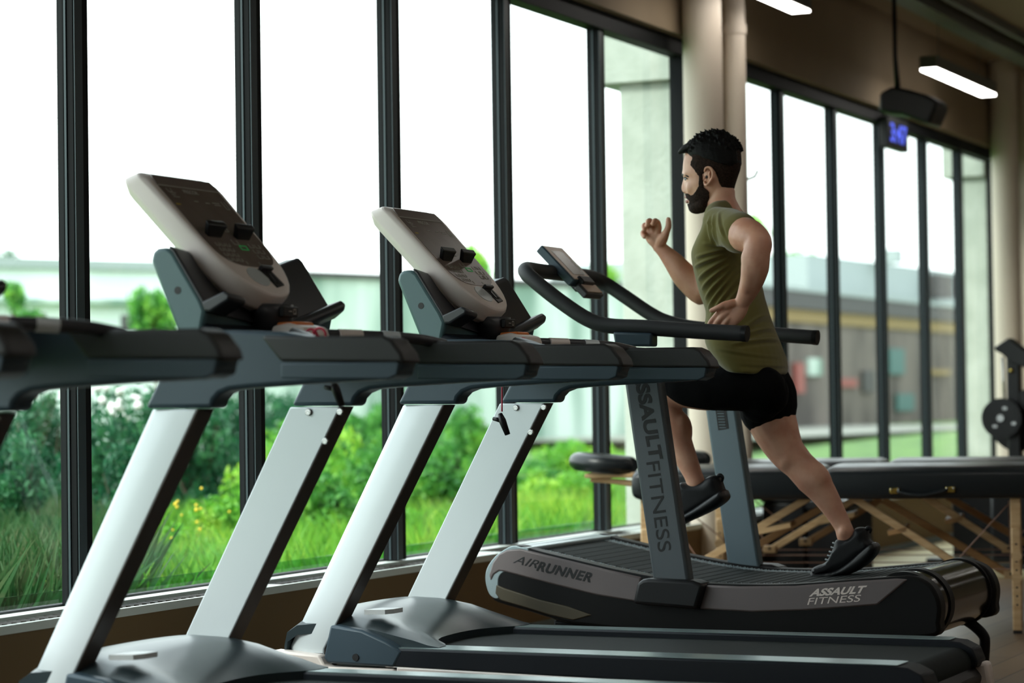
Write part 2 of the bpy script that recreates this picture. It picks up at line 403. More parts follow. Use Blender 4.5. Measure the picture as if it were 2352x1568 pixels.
# ceiling rail
struct('trim_3', J(box(-4.02,-3.88,2,24,3.33,3.43), box(-3.80,-3.76,2,24,3.37,3.43)), 'lamp_body')
struct('baseboard_left', box(SX,SX+.015,2,24,0,.07), 'slate_light')
# linear pendant lamps
def lamp(x,y0,y1,label,grp=None):
    t=thing('pendant_lamp',label,'lamp',(x,(y0+y1)/2,3.02),grp)
    obj('housing', box(x-.055,x+.055,y0,y1,3.012,3.09),'lamp_body',t,bevel=.004)
    obj('diffuser', box(x-.05,x+.05,y0+.01,y1-.01,3.0,3.0115),'lamp_glow',t)
    for y in (y0+.25,y1-.25): obj('cable', tube([(x,y,3.09),(x,y,3.43)],.003,6),'lamp_body',t)
    return t
lamp(-3.97,10.5,12.05,'linear pendant lamp cut off by the top edge of the photo')
lamp(-3.99,14.57,16.08,'linear pendant lamp glowing white near the ceiling speaker')
for x in (-1.6,.9,3.4):
    for y in (2.4,6.45,10.5,14.57,18.6):
        lamp(x,y,y+1.5,'white linear pendant lamp farther into the hall','lamps over the hall floor')
# speaker hanging from the ceiling
p=atX(2098,245,-3.75); sp=thing('ceiling_speaker','black speaker hanging on a pole above the far window','speaker',(p.x,p.y,p.z))
prof=PX([(2032,262),(2034,218),(2064,203),(2098,210),(2140,222),(2167,237),(2162,258),(2148,291),(2125,284),(2085,268),(2062,266)],p.y)
obj('speaker_box', prism(prof,p.y-.13,p.y+.13),'ink',sp,bevel=.02)
q=atX(2056,75,-3.75)
pp=atY(2062,205,p.y); p2=atY(2056,128,p.y); 
obj('pole', tube([pp,p2,(p2.x,p.y,3.43)],[.018,.013,.013],10),'plastic_black',sp,smooth=True)
# clock
ck=thing('digital_clock','small black digital clock with blue glowing digits on the window frame','clock',(WX+.12,15.05,2.66))
a=(14.84,15.30); 
obj('case', box(WX+.063,WX+.12,a[0],a[1],2.57,2.77),'plastic_black',ck,bevel=.006)
text('digits','3:47',(WX+.121,a[0]+.05,2.61),(0,a[1]-a[0]-.1,0),(0,0,.12),'clock_glow',ck,off=.01,depth=.003)

# ================================================================== TREADMILL (built once, where the second one stands)
YN,YF=6.53,7.34; YC=(YN+YF)/2
def make_treadmill():
    T=thing('treadmill','grey treadmill nearest the runner, console overlapping the third window post','treadmill',(-3.0,YC,0),'motorised treadmills in a row')
    for side in (-1,1):
        yo = YN if side<0 else YF; s = 1 if side<0 else -1       # s points inwards
        # upright: slanted blade with a chamfered outer front
        sec=[(.0,.055),(.006,.035),(.035,.016),(.105,.0),(.162,.0),(.162,.078),(.0,.078)]
        def ring(x0,z,sc=1): return [(x0+a*sc, yo+s*b, z) for a,b in sec]
        up=obj('upright', rings([ring(-3.877,.05,.9),ring(-3.877,.24,.9),ring(-3.467,.99)]),'silver',T,bevel=.004,label='silver slanted upright')
        rc=[(.162,.004),(.1655,.006),(.1655,.074),(.162,.076)]
        def ring2(x0,z,sc=1): return [(x0+a*sc, yo+s*b, z) for a,b in rc]
        obj('rear_cover', rings([ring2(-3.877+.0162*0,.05,.9),ring2(-3.877,.24,.9),ring2(-3.467,.989)]),'cover_brown',T,label='dark rear strip of the upright')
        if side<0:
            obj('upright_seam', prism([(-3.905,.222),(-3.735,.222),(-3.735,.227),(-3.905,.227)],yo-.001,yo+.06),'plastic_black',up)
        yi=yo+s*.079
        if side>0:
            for (bx,by) in ((1185,936),(1249,935),(1219,992)):
                q=atY(bx,by,yi-.002); b=obj('bolt', tube([(q.x,yi,q.z),(q.x,yi-.004,q.z),(q.x,yi-.0065,q.z),(q.x,yi-.0067,q.z),(q.x,yi-.003,q.z)],[.0105,.0105,.0085,.0045,.0042],20),'screw',up,smooth='auto')
        q=(-3.66,.42)
        # cap + arm (slate): runs from upright top to rail end
        arm=PX([(912,928),(1047,928),(1051,913),(1062,901),(1082,893),(1120,889),(1242,881),(1370,874),(1402,869),(1420,858),(1428,842),(1423,824),(1408,803),(1392,793)],YN)
        arm=arm+[(-2.98,1.163),(-3.06,1.178),(-3.20,1.186),(-3.33,1.188),(-3.37,1.15)]
        ar=obj('handrail', prism(arm,min(yo,yo+s*.08),max(yo,yo+s*.08)),'slate',T,bevel=.014,seg=3,label='slate blue handrail arm')
        # black grip pad wraps the rear of the rail
        pad=PX([(1240,791),(1388,789),(1406,797),(1426,822),(1433,842),(1235,843)],YN); 
        pad=[(-3.115,1.166),(-3.10,1.170)]+[(max(x,-2.98),z) for x,z in pad[:-1]]+[(-3.05,1.103),(-3.06,1.104)]
        ya,yb=sorted((yo-s*.006,yo+s*.086))
        obj('grip_pad', prism(pad,ya,yb),'rubber',ar,bevel=.022,seg=4,label='black rubber grip pad')
        obj('grip_underside', prism([(-3.06,1.100),(-2.735,1.098),(-2.729,1.092),(-2.735,1.065),(-2.76,1.055),(-3.06,1.062)],ya+.003,yb-.003),'slate_light' if False else 'slate',ar,bevel=.012,seg=3)
    # console body linking both arms
    B=obj('console_body', prism([(-3.445,1.205),(-3.43,1.11),(-3.39,1.085),(-3.28,1.085),(-3.22,1.14),(-3.26,1.175),(-3.34,1.20),(-3.42,1.225)],YC-.27,YC+.33),'rail_side',T,bevel=.02,seg=3)
    obj('console_bridge', prism([(-3.42,1.15),(-3.40,1.09),(-3.30,1.09),(-3.28,1.14),(-3.33,1.165)],YN+.04,YF-.04),'rail_side',T,bevel=.012,seg=3)
    # book wings
    for side in (-1,1):
        yo=YC+(-.272 if side<0 else .395)
        prof=PX([(910,645),(914,626),(924,620),(944,618),(956,626),(1012,718),(1022,740),(1012,790),(968,790)],6.66); lipp=PX([(1012,724),(1058,703),(1070,710),(1068,720),(1030,743),(1018,742)],6.66)
        lip_w=.085 if side<0 else .36
        if side>0: lipp=PX([(1008,716),(1040,705),(1050,714),(1047,727),(1025,745),(1014,740)],6.66)
        tray=PX([(944,615),(951,617),(958,624),(1014,716),(1026,742),(1018,738),(950,630)],6.66)
        yi=YC+side*.02
        def shear(g):
            v,f=g; return [(x,y,z-(.12 if side<0 else .24)*(abs(yo-y))*(1 if z>1.2 else .3)) for x,y,z in v],f
        wg=obj('wing', shear(prism(prof,min(yo,yi),max(yo,yi))),'slate_teal',T,bevel=.012,seg=3,label='slate blue book holder wing')
        d=.004*side
        obj('tray', shear(prism(tray,min(yo-d,yi),max(yo-d,yi))),'plastic_dark',wg,bevel=.006,seg=2,label='black book tray')
        yl=yo-side*lip_w; obj('tray_lip', shear(prism(lipp,min(yo,yl),max(yo,yl))),'plastic_dark',wg,bevel=.006,seg=3,label='black tray lip')
        q=atY(966,702,6.66); obj('screw_hole', cyl((q.x,yo,q.z),(0,1,0),.010,.002,16),'ink',wg)
    # display pod
    sv=Vector((.688,0,-.726)); nv=Vector((.726,0,.688)); P0=Vector((-3.597,YC-.018,1.610)); uv=Vector((0,1,0))
    def pt(u,v,n): return P0+uv*u+sv*v+nv*n
    def outline(ins,v0,n,W=.180,L=.450):
        pts=[]; Wd=W-ins; r=.035
        pts+= [(-Wd+r*(1-math.cos(a)), v0+ins+r*(1-math.sin(a))) for a in [i*math.pi/2/5 for i in range(6)]]
        pts+= [(Wd-r*(1-math.sin(a)), v0+ins+r*(1-math.cos(a))) for a in [i*math.pi/2/5 for i in range(6)]]
        c=L-W
        for i in range(17):
            a=math.pi*i/16; pts.append((Wd*sgnp(math.cos(a),.95), c+(W-ins)*sgnp(math.sin(a),.9)))
        return [pt(a*(1-.13*max(0,b-.05)/.4),b,n) for a,b in pts]
    pod=obj('display_pod', rings([outline(.045,-.02,-.082),outline(.018,-.045,-.076),outline(.0,-.05,-.055),outline(.0,-.03,-.014),outline(.006,-.012,-.002),outline(.012,-.002,0)]),'silver_warm',T,bevel=.004,label='silver display pod')
    def plate(name,pts,n0,n1,m,par,bev=0):
        k=len(pts); a=[pt(u,v,n0) for u,v in pts]; b=[pt(u,v,n1) for u,v in pts]
        return obj(name, rings([a,b]), m, par, bevel=bev)
    scr=[(-.150,.012),(.150,.012)]+[(.150*sgnp(math.cos(a),.6), .225+.112*sgnp(math.sin(a),.75)) for a in [math.pi*i/14 for i in range(15)]]
    sc=plate('screen',scr,-.001,.0015,'screen',T)
    top=[(-.150,.010),(-.143,-.004),(.143,-.004),(.150,.010),(.152,.034),(-.152,.034)]
    plate('screen_header',top,.0,.003,'screen_top' ,pod)
    plate('header_line',[(-.15,.034),(.15,.034),(.15,.0365),(-.15,.0365)],.0012,.0032,'print_light',sc)
    text('maker_name','PRECOR',pt(-.045,.058,.002),uv*.072,sv*-.014,'print_light',sc,off=.012)
    def rect(u,v,w_,h_,m,n=.0022): return [(u,v),(u+w_,v),(u+w_,v+h_),(u,v+h_)]
    lines=[]
    def addr(u,v,w_,h_):
        k=rect(u,v,w_,h_,None); lines.append(rings([[pt(a,b,.001) for a,b in k],[pt(a,b,.0024) for a,b in k]]))
    for u,v,w_ in [(-.12,.060,.028),(-.12,.068,.018),(-.12,.076,.030),(-.03,.086,.02),(.025,.088,.02),(.062,.084,.036),(.066,.092,.03)]: addr(u,v,w_,.0022)
    def bracket(u,v,w_,h_):
        nn_=len(lines); addr(u,v,.0018,h_); addr(u,v+h_,w_,.0018); addr(u+w_,v,.0018,h_); k_=lines[nn_:]; del lines[nn_:]
        obj('key', J(*k_),'print_light',sc)
    for i in range(4):
        for j in range(3): bracket(-.110+j*.026,.252+i*.019,.016,.010)
    for i in range(3):
        for j in range(2): bracket(.062+j*.032,.246+i*.021,.022,.012)
    bracket(-.012,.235,.026,.016); bracket(-.125,.045,.02,.012); bracket(.115,.075,.016,.03); bracket(.0,.19,.016,.012)
    addr(-.03,.318,.002,.012); addr(.035,.318,.002,.012)
    obj('print_lines', J(*lines),'print_light',sc)
    plate('level_mark',rect(-.138,.105,.02,.004,None),.001,.0024,'print_yellow',sc)
    gb=[]
    for (u,v,w_,h_) in [(.006,.255,.036,.002),(.006,.270,.036,.002),(.006,.255,.002,.017),(.04,.255,.002,.017)]:
        k=rect(u,v,w_,h_,None); gb.append(rings([[pt(a,b,.001) for a,b in k],[pt(a,b,.0026) for a,b in k]]))
    obj('go_button', J(*gb),'print_green',sc)
    for u0 in (-.128,.014):   # two black paddle switches standing proud of the screen
        a=[pt(u0+.012,.232,.0),pt(u0+.076,.232,.0),pt(u0+.080,.216,.0),pt(u0+.008,.216,.0)]
        b=[pt(u0+.003,.218,.022),pt(u0+.090,.218,.022),pt(u0+.090,.200,.024),pt(u0+.003,.200,.024)]
        b2=[pt(u0,.216,.030),pt(u0+.094,.216,.030),pt(u0+.094,.196,.032),pt(u0,.196,.032)]
        obj('paddle_switch', rings([a,b,b2]),'plastic_black',pod,bevel=.004,seg=3)
    # thumb dish and phone/fan slot
    obj('dish', rings([[pt(-.028+.045*math.cos(t),.375+.034*math.sin(t),n) for t in [2*math.pi*i/24 for i in range(24)]] for n in (-.002,.0018)]),'silver',pod,smooth='auto')
    sl_=[( .0,.345),(.062,.345),(.070,.405),(.022,.415),(.016,.38)]
    k=plate('button_slot',sl_,-.001,.004,'plastic_black',T,.003)
    plate('slot_ledge',[(.002,.343),(.06,.343),(.06,.355),(.002,.355)],.003,.016,'plastic_dark',k,.003)
    for u in (.024,.044): plate('slot_key',[(u,.365),(u+.013,.365),(u+.014,.395),(u+.001,.395)],.003,.0065,'plastic_dark',k,.002)
    # neck with headphone socket
    q1=pt(0,.36,-.06)
    nk=obj('neck', loft_v([(Vector((-3.335,YC+.01,1.265)),.052,.080),(Vector((-3.328,YC+.01,1.232)),.046,.066),(Vector((-3.345,YC+.01,1.17)),.046,.060)]),'plastic_dark',T,smooth=True)
    nn=Vector((-3.278,YC+.02,1.243)); 
    so=obj('headphone_plate', box(nn.x-.01,nn.x+.006,YC-.028,YC+.048,1.230,1.258),'ink',T,bevel=.003)
    obj('socket_mark', J(box(nn.x+.006,nn.x+.0068,YC+.020,YC+.034,1.238,1.240),box(nn.x+.006,nn.x+.0068,YC+.020,YC+.034,1.250,1.252),box(nn.x+.006,nn.x+.0068,YC+.020,YC+.022,1.238,1.252),box(nn.x+.006,nn.x+.0068,YC+.032,YC+.034,1.238,1.252),box(nn.x+.006,nn.x+.0068,YC-.004,YC+.012,1.244,1.246)),'print_light',so)
    # front crossbar with stop key and pulse grips
    cb=[(-3.0,YF-.03,1.155),(-3.04,YF-.12,1.170),(-3.12,YC+.17,1.178),(-3.20,YC+.06,1.182),(-3.22,YC-.02,1.182)]
    cb2=[(-3.22,YC-.02,1.182),(-3.20,YC-.10,1.182),(-3.12,YC-.2,1.172),(-3.04,YN+.12,1.155),(-3.02,YN+.03,1.14)]
    c1=obj('crossbar', J(tube(cb,.0155,14,smoothn=5),tube(cb2,.0155,14,smoothn=5)),'plastic_dark',T,smooth='auto')
    obj('pulse_grip', tube([(-3.135,YC+.145,1.1785),(-3.175,YC+.09,1.1805)],.0175,14),'silver_warm',c1,smooth='auto')
    obj('pulse_grip', tube([(-3.07,YF-.17,1.1735),(-3.10,YC+.195,1.1765)],.0168,14),'silver',c1,smooth='auto')
    hs=obj('stop_housing', prism([(-3.295,1.176),(-3.285,1.205),(-3.24,1.212),(-3.19,1.200),(-3.18,1.176)],YC-.07,YC+.06),'silver_warm',T,bevel=.008,seg=3)
    obj('stop_key', prism([(-3.283,1.206),(-3.28,1.214),(-3.225,1.216),(-3.218,1.207)],YC-.05,YC+.04),'orange',hs,bevel=.003)
    # motor hood
    xs=[-3.875,-3.865,-3.83,-3.76,-3.66,-3.57,-3.50,-3.44,-3.39,-3.355]
    zt=[.25,.305,.335,.345,.340,.325,.305,.288,.270,.256]
    NY=14; g=[]
    V=[];Fc=[]
    for j in range(NY+1):
        t=j/NY*2-1; y=YC+t*.40; edge=1-abs(t)**8*.25
        xr=-3.335-.03*(t+1)-.12*(1-min(1,abs(t)/.78)**3)       # rear lip reaches farther over the foot rails
        for i,x in enumerate(xs):
            f_=(x-xs[0])/(xs[-1]-xs[0]); X=xs[0]+f_*(xr-xs[0])
            z=.235+(zt[i]-.235)*(edge if i<9 else 1)+.012*(1-t*t)*math.sin(f_*math.pi)
            V.append((X,y,z))
    n=len(xs)
    for j in range(NY):
        for i in range(n-1): a=j*n+i; Fc.append((a,a+1,a+n+1,a+n))
    m0=len(V); V+=[(x,y,max(z-.03,.18) if i not in(0,) else .18) for (x,y,z),i in zip(V,[k%n for k in range(len(V))])]
    for j in range(NY):
        for i in range(n-1): a=m0+j*n+i; Fc.append((a,a+n,a+n+1,a+1))
    for i in range(n-1):
        Fc.append((i,m0+i,m0+i+1,i+1)); a=NY*n+i; Fc.append((a,a+1,m0+a+1,m0+a))
    for j in range(NY):
        a=j*n; Fc.append((a,a+n,m0+a+n,m0+a)); a=j*n+n-1; Fc.append((a,m0+a,m0+a+n,a+n))
    hd=obj('motor_hood',(V,Fc),'hood',T,smooth='auto')
    lb=[]
    for u,v in [(-.055,-.04),(.055,-.04),(.07,-.02),(.055,.02),(-.055,.02),(-.068,.0)]:
        q_=atZ(888,1401,.353); lb.append((q_.x+u*.55+v*.25,q_.y+v*1.5+u*.2))
    obj('warning_label', rings([[(x,y,.345) for x,y in lb],[(x,y,.359) for x,y in lb]]),'label_white',hd,label='white warning label')
    # deck
    for side in (-1,1):
        y0,y1=(YC-.435,YC-.305) if side<0 else (YC+.29,YC+.395); ex=0 if side<0 else -.045
        pr=[(-3.55,.252),(-1.93+ex,.252),(-1.87+ex,.247),(-1.83+ex,.228),(-1.815+ex,.19),(-1.82+ex,.17),(-3.55,.198)]
        fr=obj('foot_rail', prism(pr,y0,y1),'rail_side',T,bevel=.006,seg=2,label='black foot rail with a ribbed grey top')
        rb=[prism([(-3.50,.2525),(-1.92+ex,.2525),(-1.90+ex,.2535),(-1.92+ex,.2545),(-3.50,.2545)],y0+.008+i*.0145,y0+.0185+i*.0145) for i in range(8 if side<0 else 6)]
        obj('tread_strip', J(*rb),'footrail',fr)
        ys=y0 if side<0 else y1; a_,b_=sorted((ys+side*.004,ys-side*.05))
        obj('side_frame', prism([(-3.46,.197),(-1.86+ex,.170),(-1.835+ex,.165),(-1.83+ex,.09),(-1.86+ex,.07),(-3.46,.09)],a_,b_),'silver_warm',T,bevel=.004,label='silver lower side frame')
        obj('front_frame', prism([(-3.90,.235),(-3.73,.225),(-3.71,.19),(-3.47,.19),(-3.475,.09),(-3.93,.06)],a_,b_),'silver_warm',T,bevel=.008,label='silver front side frame')
        pn=obj('side_panel', prism([(-3.715,.215),(-3.70,.20),(-3.47,.195),(-3.44,.245),(-3.50,.275),(-3.58,.305),(-3.69,.318)],a_+.001,b_),'slate',T,bevel=.008,label='slate blue side panel')
        obj('cover_screw', cyl((-3.60,ys+side*.004,.222),(0,1,0),.011,.006,16),'ink',pn)
        obj('rear_cap', prism([(-1.865+ex,.178),(-1.80+ex,.185),(-1.79+ex,.12),(-1.80+ex,.06),(-1.83+ex,.04),(-1.87+ex,.06)],a_-.002,b_+.002 if side<0 else b_+.004),'silver_warm',T,bevel=.012,seg=3,label='silver rear end cap')
        obj('foot', cyl((-1.95,ys-side*.06,.04),(0,0,1),.03,.08,16),'rubber',T,smooth='auto')
        obj('foot', cyl((-3.80,ys-side*.06,.045),(0,0,1),.03,.09,16),'rubber',T,smooth='auto')
    obj('running_belt', rings([[(-3.6,YC-.30,z) for z in (.232,.20)][::-1]+[(-3.6,YC+.30,.20),(-3.6,YC+.30,.232)], [(-1.93,YC-.30,.20),(-1.93,YC-.30,.232),(-1.93,YC+.30,.20),(-1.93,YC+.30,.232)][:2]+[(-1.93,YC+.30,.20),(-1.93,YC+.30,.232)]]) if False else J(box(-3.6,-1.93,YC-.30,YC+.30,.20,.232),cyl((-1.93,YC,.182),(0,1,0),.05,.60,32)),'belt',T,smooth='auto')
    obj('rear_roller_cover', prism([(-1.98,.19),(-1.90,.19),(-1.86,.14),(-1.88,.08),(-1.98,.08)],YC-.36,YC+.36),'plastic_black',T,bevel=.01)
    return T
def loft_v(st,n=24):
    rs=[]
    for c,rx,ry in st: rs.append([c+Vector((rx*math.cos(2*math.pi*i/n),ry*math.sin(2*math.pi*i/n),0)) for i in range(n)])
    return rings(rs)
T2=make_treadmill()
T1=copy_tree(T2); T1.location.y=5.5655; T1['label']='middle grey treadmill, console overlapping the second window post'
T0=copy_tree(T2); T0.location.y=4.017; T0['label']='grey treadmill nearest the camera, mostly cut off by the left edge'
# safety cords
def cord(T,pts,clip,lab):
    cpt=tube(pts,.0024,8,smoothn=4); o=obj('safety_cord',cpt,'red',T,smooth=True,label=lab)
    c=Vector(clip)
    obj('clip', J(tube([c+Vector((-.004,0,.022)),c+Vector((.004,0,.0)),c+Vector((.022,0,-.045))],[.007,.012,.009],10), tube([c+Vector((.0,0,.0)),c+Vector((-.028,0,.006))],[.008,.006],8)),'plastic_black',o,smooth=True)
q=Vector((-3.30,YC,1.0))
a=atY(1153,880,YC); b=atY(1153,945,YC); c=atY(1151,958,YC)
cord(T2,[(-3.215,YC-.03,1.19),(a.x,YC,a.z+.12),(a.x,YC,a.z),(b.x,YC,b.z)],(c.x,YC,c.z-.01),'red safety cord with black clip')
obj('cord_loop', tube([(-3.178+.0185*math.cos(t),YC-.105,1.174+.0185*math.sin(t)) for t in [i*2*math.pi/16 for i in range(17)]],.0035,8),'red',T2,smooth=True)
a=atY(768,880,5.5); 
cord(T1,[(-3.18,5.53,1.19),(a.x,5.5,a.z+.08),(a.x,5.5,a.z)],(a.x,5.5,a.z-.015),'red safety cord with black clip')
for dy in (.0,.06): obj('cord_loop', tube([(-3.15+dy+.0185*math.cos(t),5.5655-.10-dy,1.174+.0185*math.sin(t)) for t in [i*2*math.pi/16 for i in range(17)]],.0035,8),'red',T1,smooth=True)

# ================================================================== CURVED MANUAL TREADMILL
AN,AF=7.60,8.40; AC=8.0
A=thing('curved_treadmill','black and grey curved manual treadmill under the running man','treadmill',(-2.9,AC,0))
topn=[(1165,1258),(1180,1253),(1196,1254),(1238,1266),(1317,1285),(1396,1304),(1475,1320),(1540,1331),(1600,1338),(1696,1342),(1824,1341),(1952,1331),(2064,1323),(2085,1322)]
botn=[(2150,1460),(2050,1466),(1700,1462),(1500,1452),(1317,1434),(1264,1420),(1212,1404),(1143,1384),(1127,1370),(1117,1345),(1115,1320),(1122,1298),(1140,1275)]
rear=[(2110,1326),(2135,1340),(2152,1365),(2160,1395),(2157,1430)]
def csm(pts,k=4):
    n=len(pts); out=[]
    for i in range(n):
        p=[Vector(pts[(i+j)%n]) for j in (-1,0,1,2)]
        for q in range(k):
            t=q/k; out.append(tuple(.5*(2*p[1]+(p[2]-p[0])*t+(2*p[0]-5*p[1]+4*p[2]-p[3])*t*t+(p[3]-p[0]+3*p[1]-3*p[2])*t**3)))
    return out
body=csm(PX(topn+rear+botn,AN),3)
for side in (-1,1):
    y0,y1=(AN,AN+.075) if side<0 else (AF-.075,AF)
    bd=obj('side_body', prism(body,y0,y1),'ar_black',A,bevel=.012,seg=3,label='black side body')
    ya,yb=(AN-.006,AN+.02) if side<0 else (AF-.02,AF+.006)
    pf=PX([(1165,1262),(1196,1259),(1238,1270),(1317,1289),(1396,1308),(1474,1325),(1466,1382),(1370,1366),(1265,1340),(1162,1313),(1148,1311),(1136,1319),(1128,1335),(1124,1320),(1132,1292),(1146,1272)],AN)
    pa=obj('front_side_panel', prism(pf,ya,yb),'ar_grey',A,bevel=.006,seg=2,label='grey front side panel')
    pr_=PX([(1622,1343),(1700,1346),(1824,1345),(1952,1335),(2060,1328),(2086,1330),(2016,1389),(1856,1401),(1728,1405),(1607,1398)],AN)
    pb=obj('rear_side_panel', prism(pr_,ya,yb),'ar_grey',A,bevel=.006,seg=2,label='grey rear side panel')
    pu=PX([(1140,1342),(1159,1350),(1238,1376),(1304,1392),(1360,1412),(1317,1424),(1264,1412),(1212,1396),(1150,1378),(1138,1362)],AN)
    obj('under_cover', prism(pu,ya+.002,yb-.002),'ar_under',A,bevel=.004,label='olive under cover')
    br=PX([(1464,1384),(1474,1336),(1486,1328),(1500,1326),(1600,1331),(1626,1340),(1609,1397)],AN)
    yc_,yd_=(AN-.045,AN+.05) if side<0 else (AF-.05,AF+.045)
    obj('post_bracket', prism(br,yc_,yd_),'plastic_black',A,bevel=.012,seg=3)
    if side<0:
        def P(a,b): return atY(a,b,AN-.0065)
        text('side_lettering_air','AIR',P(1178,1292),P(1232,1305)-P(1178,1292),P(1196,1277)-P(1182,1293),'ink',pa,label='thin black letters AIR')
        text('side_lettering_runner','RUNNER',P(1231,1310),P(1356,1338)-P(1231,1310),P(1247,1290)-P(1236,1311),'ink',pa,off=.035,label='bold black letters RUNNER',spacing=1.1)
        text('side_lettering_assault','ASSAULT',P(1858,1370),P(1982,1362)-P(1858,1370),P(1869,1353)-P(1859,1371),'chrome_print',pb,off=.04,label='bold silver letters ASSAULT',spacing=1.02)
        text('side_lettering_fitness','FITNESS',P(1854,1389),P(1974,1381)-P(1854,1389),P(1865,1372)-P(1860,1388),'chrome_print',pb,label='thin silver letters FITNESS')
# front drum housing
fc=PX([(1165,1258),(1180,1253),(1196,1256),(1215,1262),(1200,1300),(1160,1312),(1145,1330),(1146,1372),(1127,1368),(1117,1345),(1115,1320),(1122,1298),(1140,1275)],AN)
obj('front_housing', prism(csm(fc,4),AN-.002,AF+.002),'ar_front',A,bevel=.014,seg=4,label='pale grey front housing')
# rear drum
cx,cz=PX([(2070,1398)],AN)[0]; rr=.112
dr=obj('rear_drum', cyl((cx,AC,cz),(0,1,0),rr,AF-AN-.1,64),'ar_gloss',A,smooth='auto')
for y in (AN+.06,AN+.20,AF-.07): obj('drum_ring', cyl((cx,y,cz),(0,1,0),rr+.005,.05,64),'ar_black',dr,smooth='auto')
# belt: curved slats between perforated side bands
def beltz():
    pts=PX([(1190,1258),(1238,1268),(1317,1287),(1396,1306),(1475,1322),(1540,1333),(1600,1340),(1696,1343),(1824,1342),(1952,1332),(2064,1321)],AN)
    return pts
bp=beltz(); bx=[p[0] for p in bp]; bz=[p[1]-.006 for p in bp]
def zb(x): return float(np.interp(x,bx,bz))
X0,X1=bx[0]-.02,bx[-1]+.01
sl_=[]; nS=34; dx=(X1-X0)/nS
for i in range(nS):
    xa=X0+i*dx; xb=xa+dx*.93
    za,zb_=zb(xa),zb(xb)
    sl_.append(prism([(xa,za-.02),(xb,zb_-.02),(xb,zb_-.001),(xb-.004,zb_+.001),(xa+.004,za+.001),(xa,za-.001)],AN+.135,AF-.135))
bt=obj('slat_belt', J(*sl_),'belt',A)
# perforated bands
for (y0,y1) in ((AN+.055,AN+.135),(AF-.135,AF-.055)):
    xsb=np.linspace(X0,X1,60); g=prism([(x,zb(x)) for x in xsb]+[(x,zb(x)-.02) for x in xsb[::-1]],y0,y1)
    bb=obj('belt_edge', g,'plastic_dark',A,label='perforated belt edge')
    st=[]
    for i,x in enumerate(np.arange(X0+.01,X1-.01,.0135)):
        for j in range(4):
            y=y0+.012+j*.018+(.009 if i%2 else 0)
            if y>y1-.006: continue
            z=zb(x); sl=(zb(x+.004)-zb(x-.004))/.008
            st.append(([(x-.0035,y-.005,z-.0035*sl),(x+.0035,y-.005,z+.0035*sl),(x+.0035,y+.005,z+.0035*sl),(x-.0035,y+.005,z-.0035*sl),(x,y,z+.004)],[(0,1,4),(1,2,4),(2,3,4),(3,0,4),(0,3,2,1)]))
    obj('studs', J(*st),'ar_front',bb)
# posts
pn=PX([(1500,1338),(1584,1342),(1515,876),(1504,800),(1420,795),(1433,876)],AN)
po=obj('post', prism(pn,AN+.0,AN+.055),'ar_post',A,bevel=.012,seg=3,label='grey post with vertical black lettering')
def P(a,b): return atY(a,b,AN-.0005)
text('post_lettering_assault','ASSAULT',P(1452,846),P(1492,1057)-P(1452,846),P(1510,1054)-P(1479,1058),'ink',po,off=.04,label='bold black letters ASSAULT',spacing=1.02)
text('post_lettering_fitness','FITNESS',P(1484,1062),P(1512,1268)-P(1484,1062),P(1542,1264)-P(1512,1268),'ink',po,label='thin black letters FITNESS')
pfm=PX([(1672,1298),(1746,1306),(1690,935),(1684,860),(1610,855),(1620,935)],AF-.055)
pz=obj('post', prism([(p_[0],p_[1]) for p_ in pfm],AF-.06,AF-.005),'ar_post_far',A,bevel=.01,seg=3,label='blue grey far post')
def P(a,b): return atY(a,b,AF-.0605)
wl_=obj('warning_plate', rings([[P(1643,938),P(1667,936),P(1674,984),P(1650,988)],[P(1643,938)-Vector((0,.001,0)),P(1667,936)-Vector((0,.001,0)),P(1674,984)-Vector((0,.001,0)),P(1650,988)-Vector((0,.001,0))]]),'ink',A)
wl2=[]
for i in range(7):
    a_=P(1647+i*.9,942+i*6.5); wl2.append(box(a_.x,a_.x+.026,AF-.063,AF-.0615,a_.z-.003,a_.z))
obj('plate_marks', J(*wl2),'ar_post_far',wl_)
for (yy,pts) in ((AN+.028,[(1414,762),(1504,765),(1504,796),(1420,795)]),(AF-.03,[(1570,745),(1640,748),(1650,775),(1575,772)])):
    obj('handlebar_mount', prism(PX(pts,yy),yy-.03,yy+.03),'slate',A,bevel=.008,seg=3)
# handlebar
YH=AN+.03; YG=AF-.03
hp=[atY(1713,766,YH),atY(1600,760,YH),atY(1480,752,YH),atY(1400,748,YH),atY(1350,733,YH),atY(1290,694,YH),atY(1240,655,YH),atY(1210,628,YH+.02)]
hp+= [atY(1210,618,YH+.09),atY(1240,622,YH+.2),atY(1290,628,AC),atY(1330,632,YG-.2),atY(1360,637,YG-.06),atY(1392,652,YG),atY(1440,684,YG),atY(1490,718,YG),atY(1530,738,YG),atY(1590,752,YG),atY(1700,762,YG),atY(1875,775,YG)]
hb=obj('handlebar', tube(hp,.0265,20,smoothn=5),'foam',A,smooth='auto',label='black foam handlebar')
for e,f_ in ((hp[0],hp[1]),(hp[-1],hp[-2])):
    d=(e-f_).normalized(); obj('end_cap', tube([e-d*.012,e+d*.006],.0275,20),'plastic_black',hb,smooth='auto')
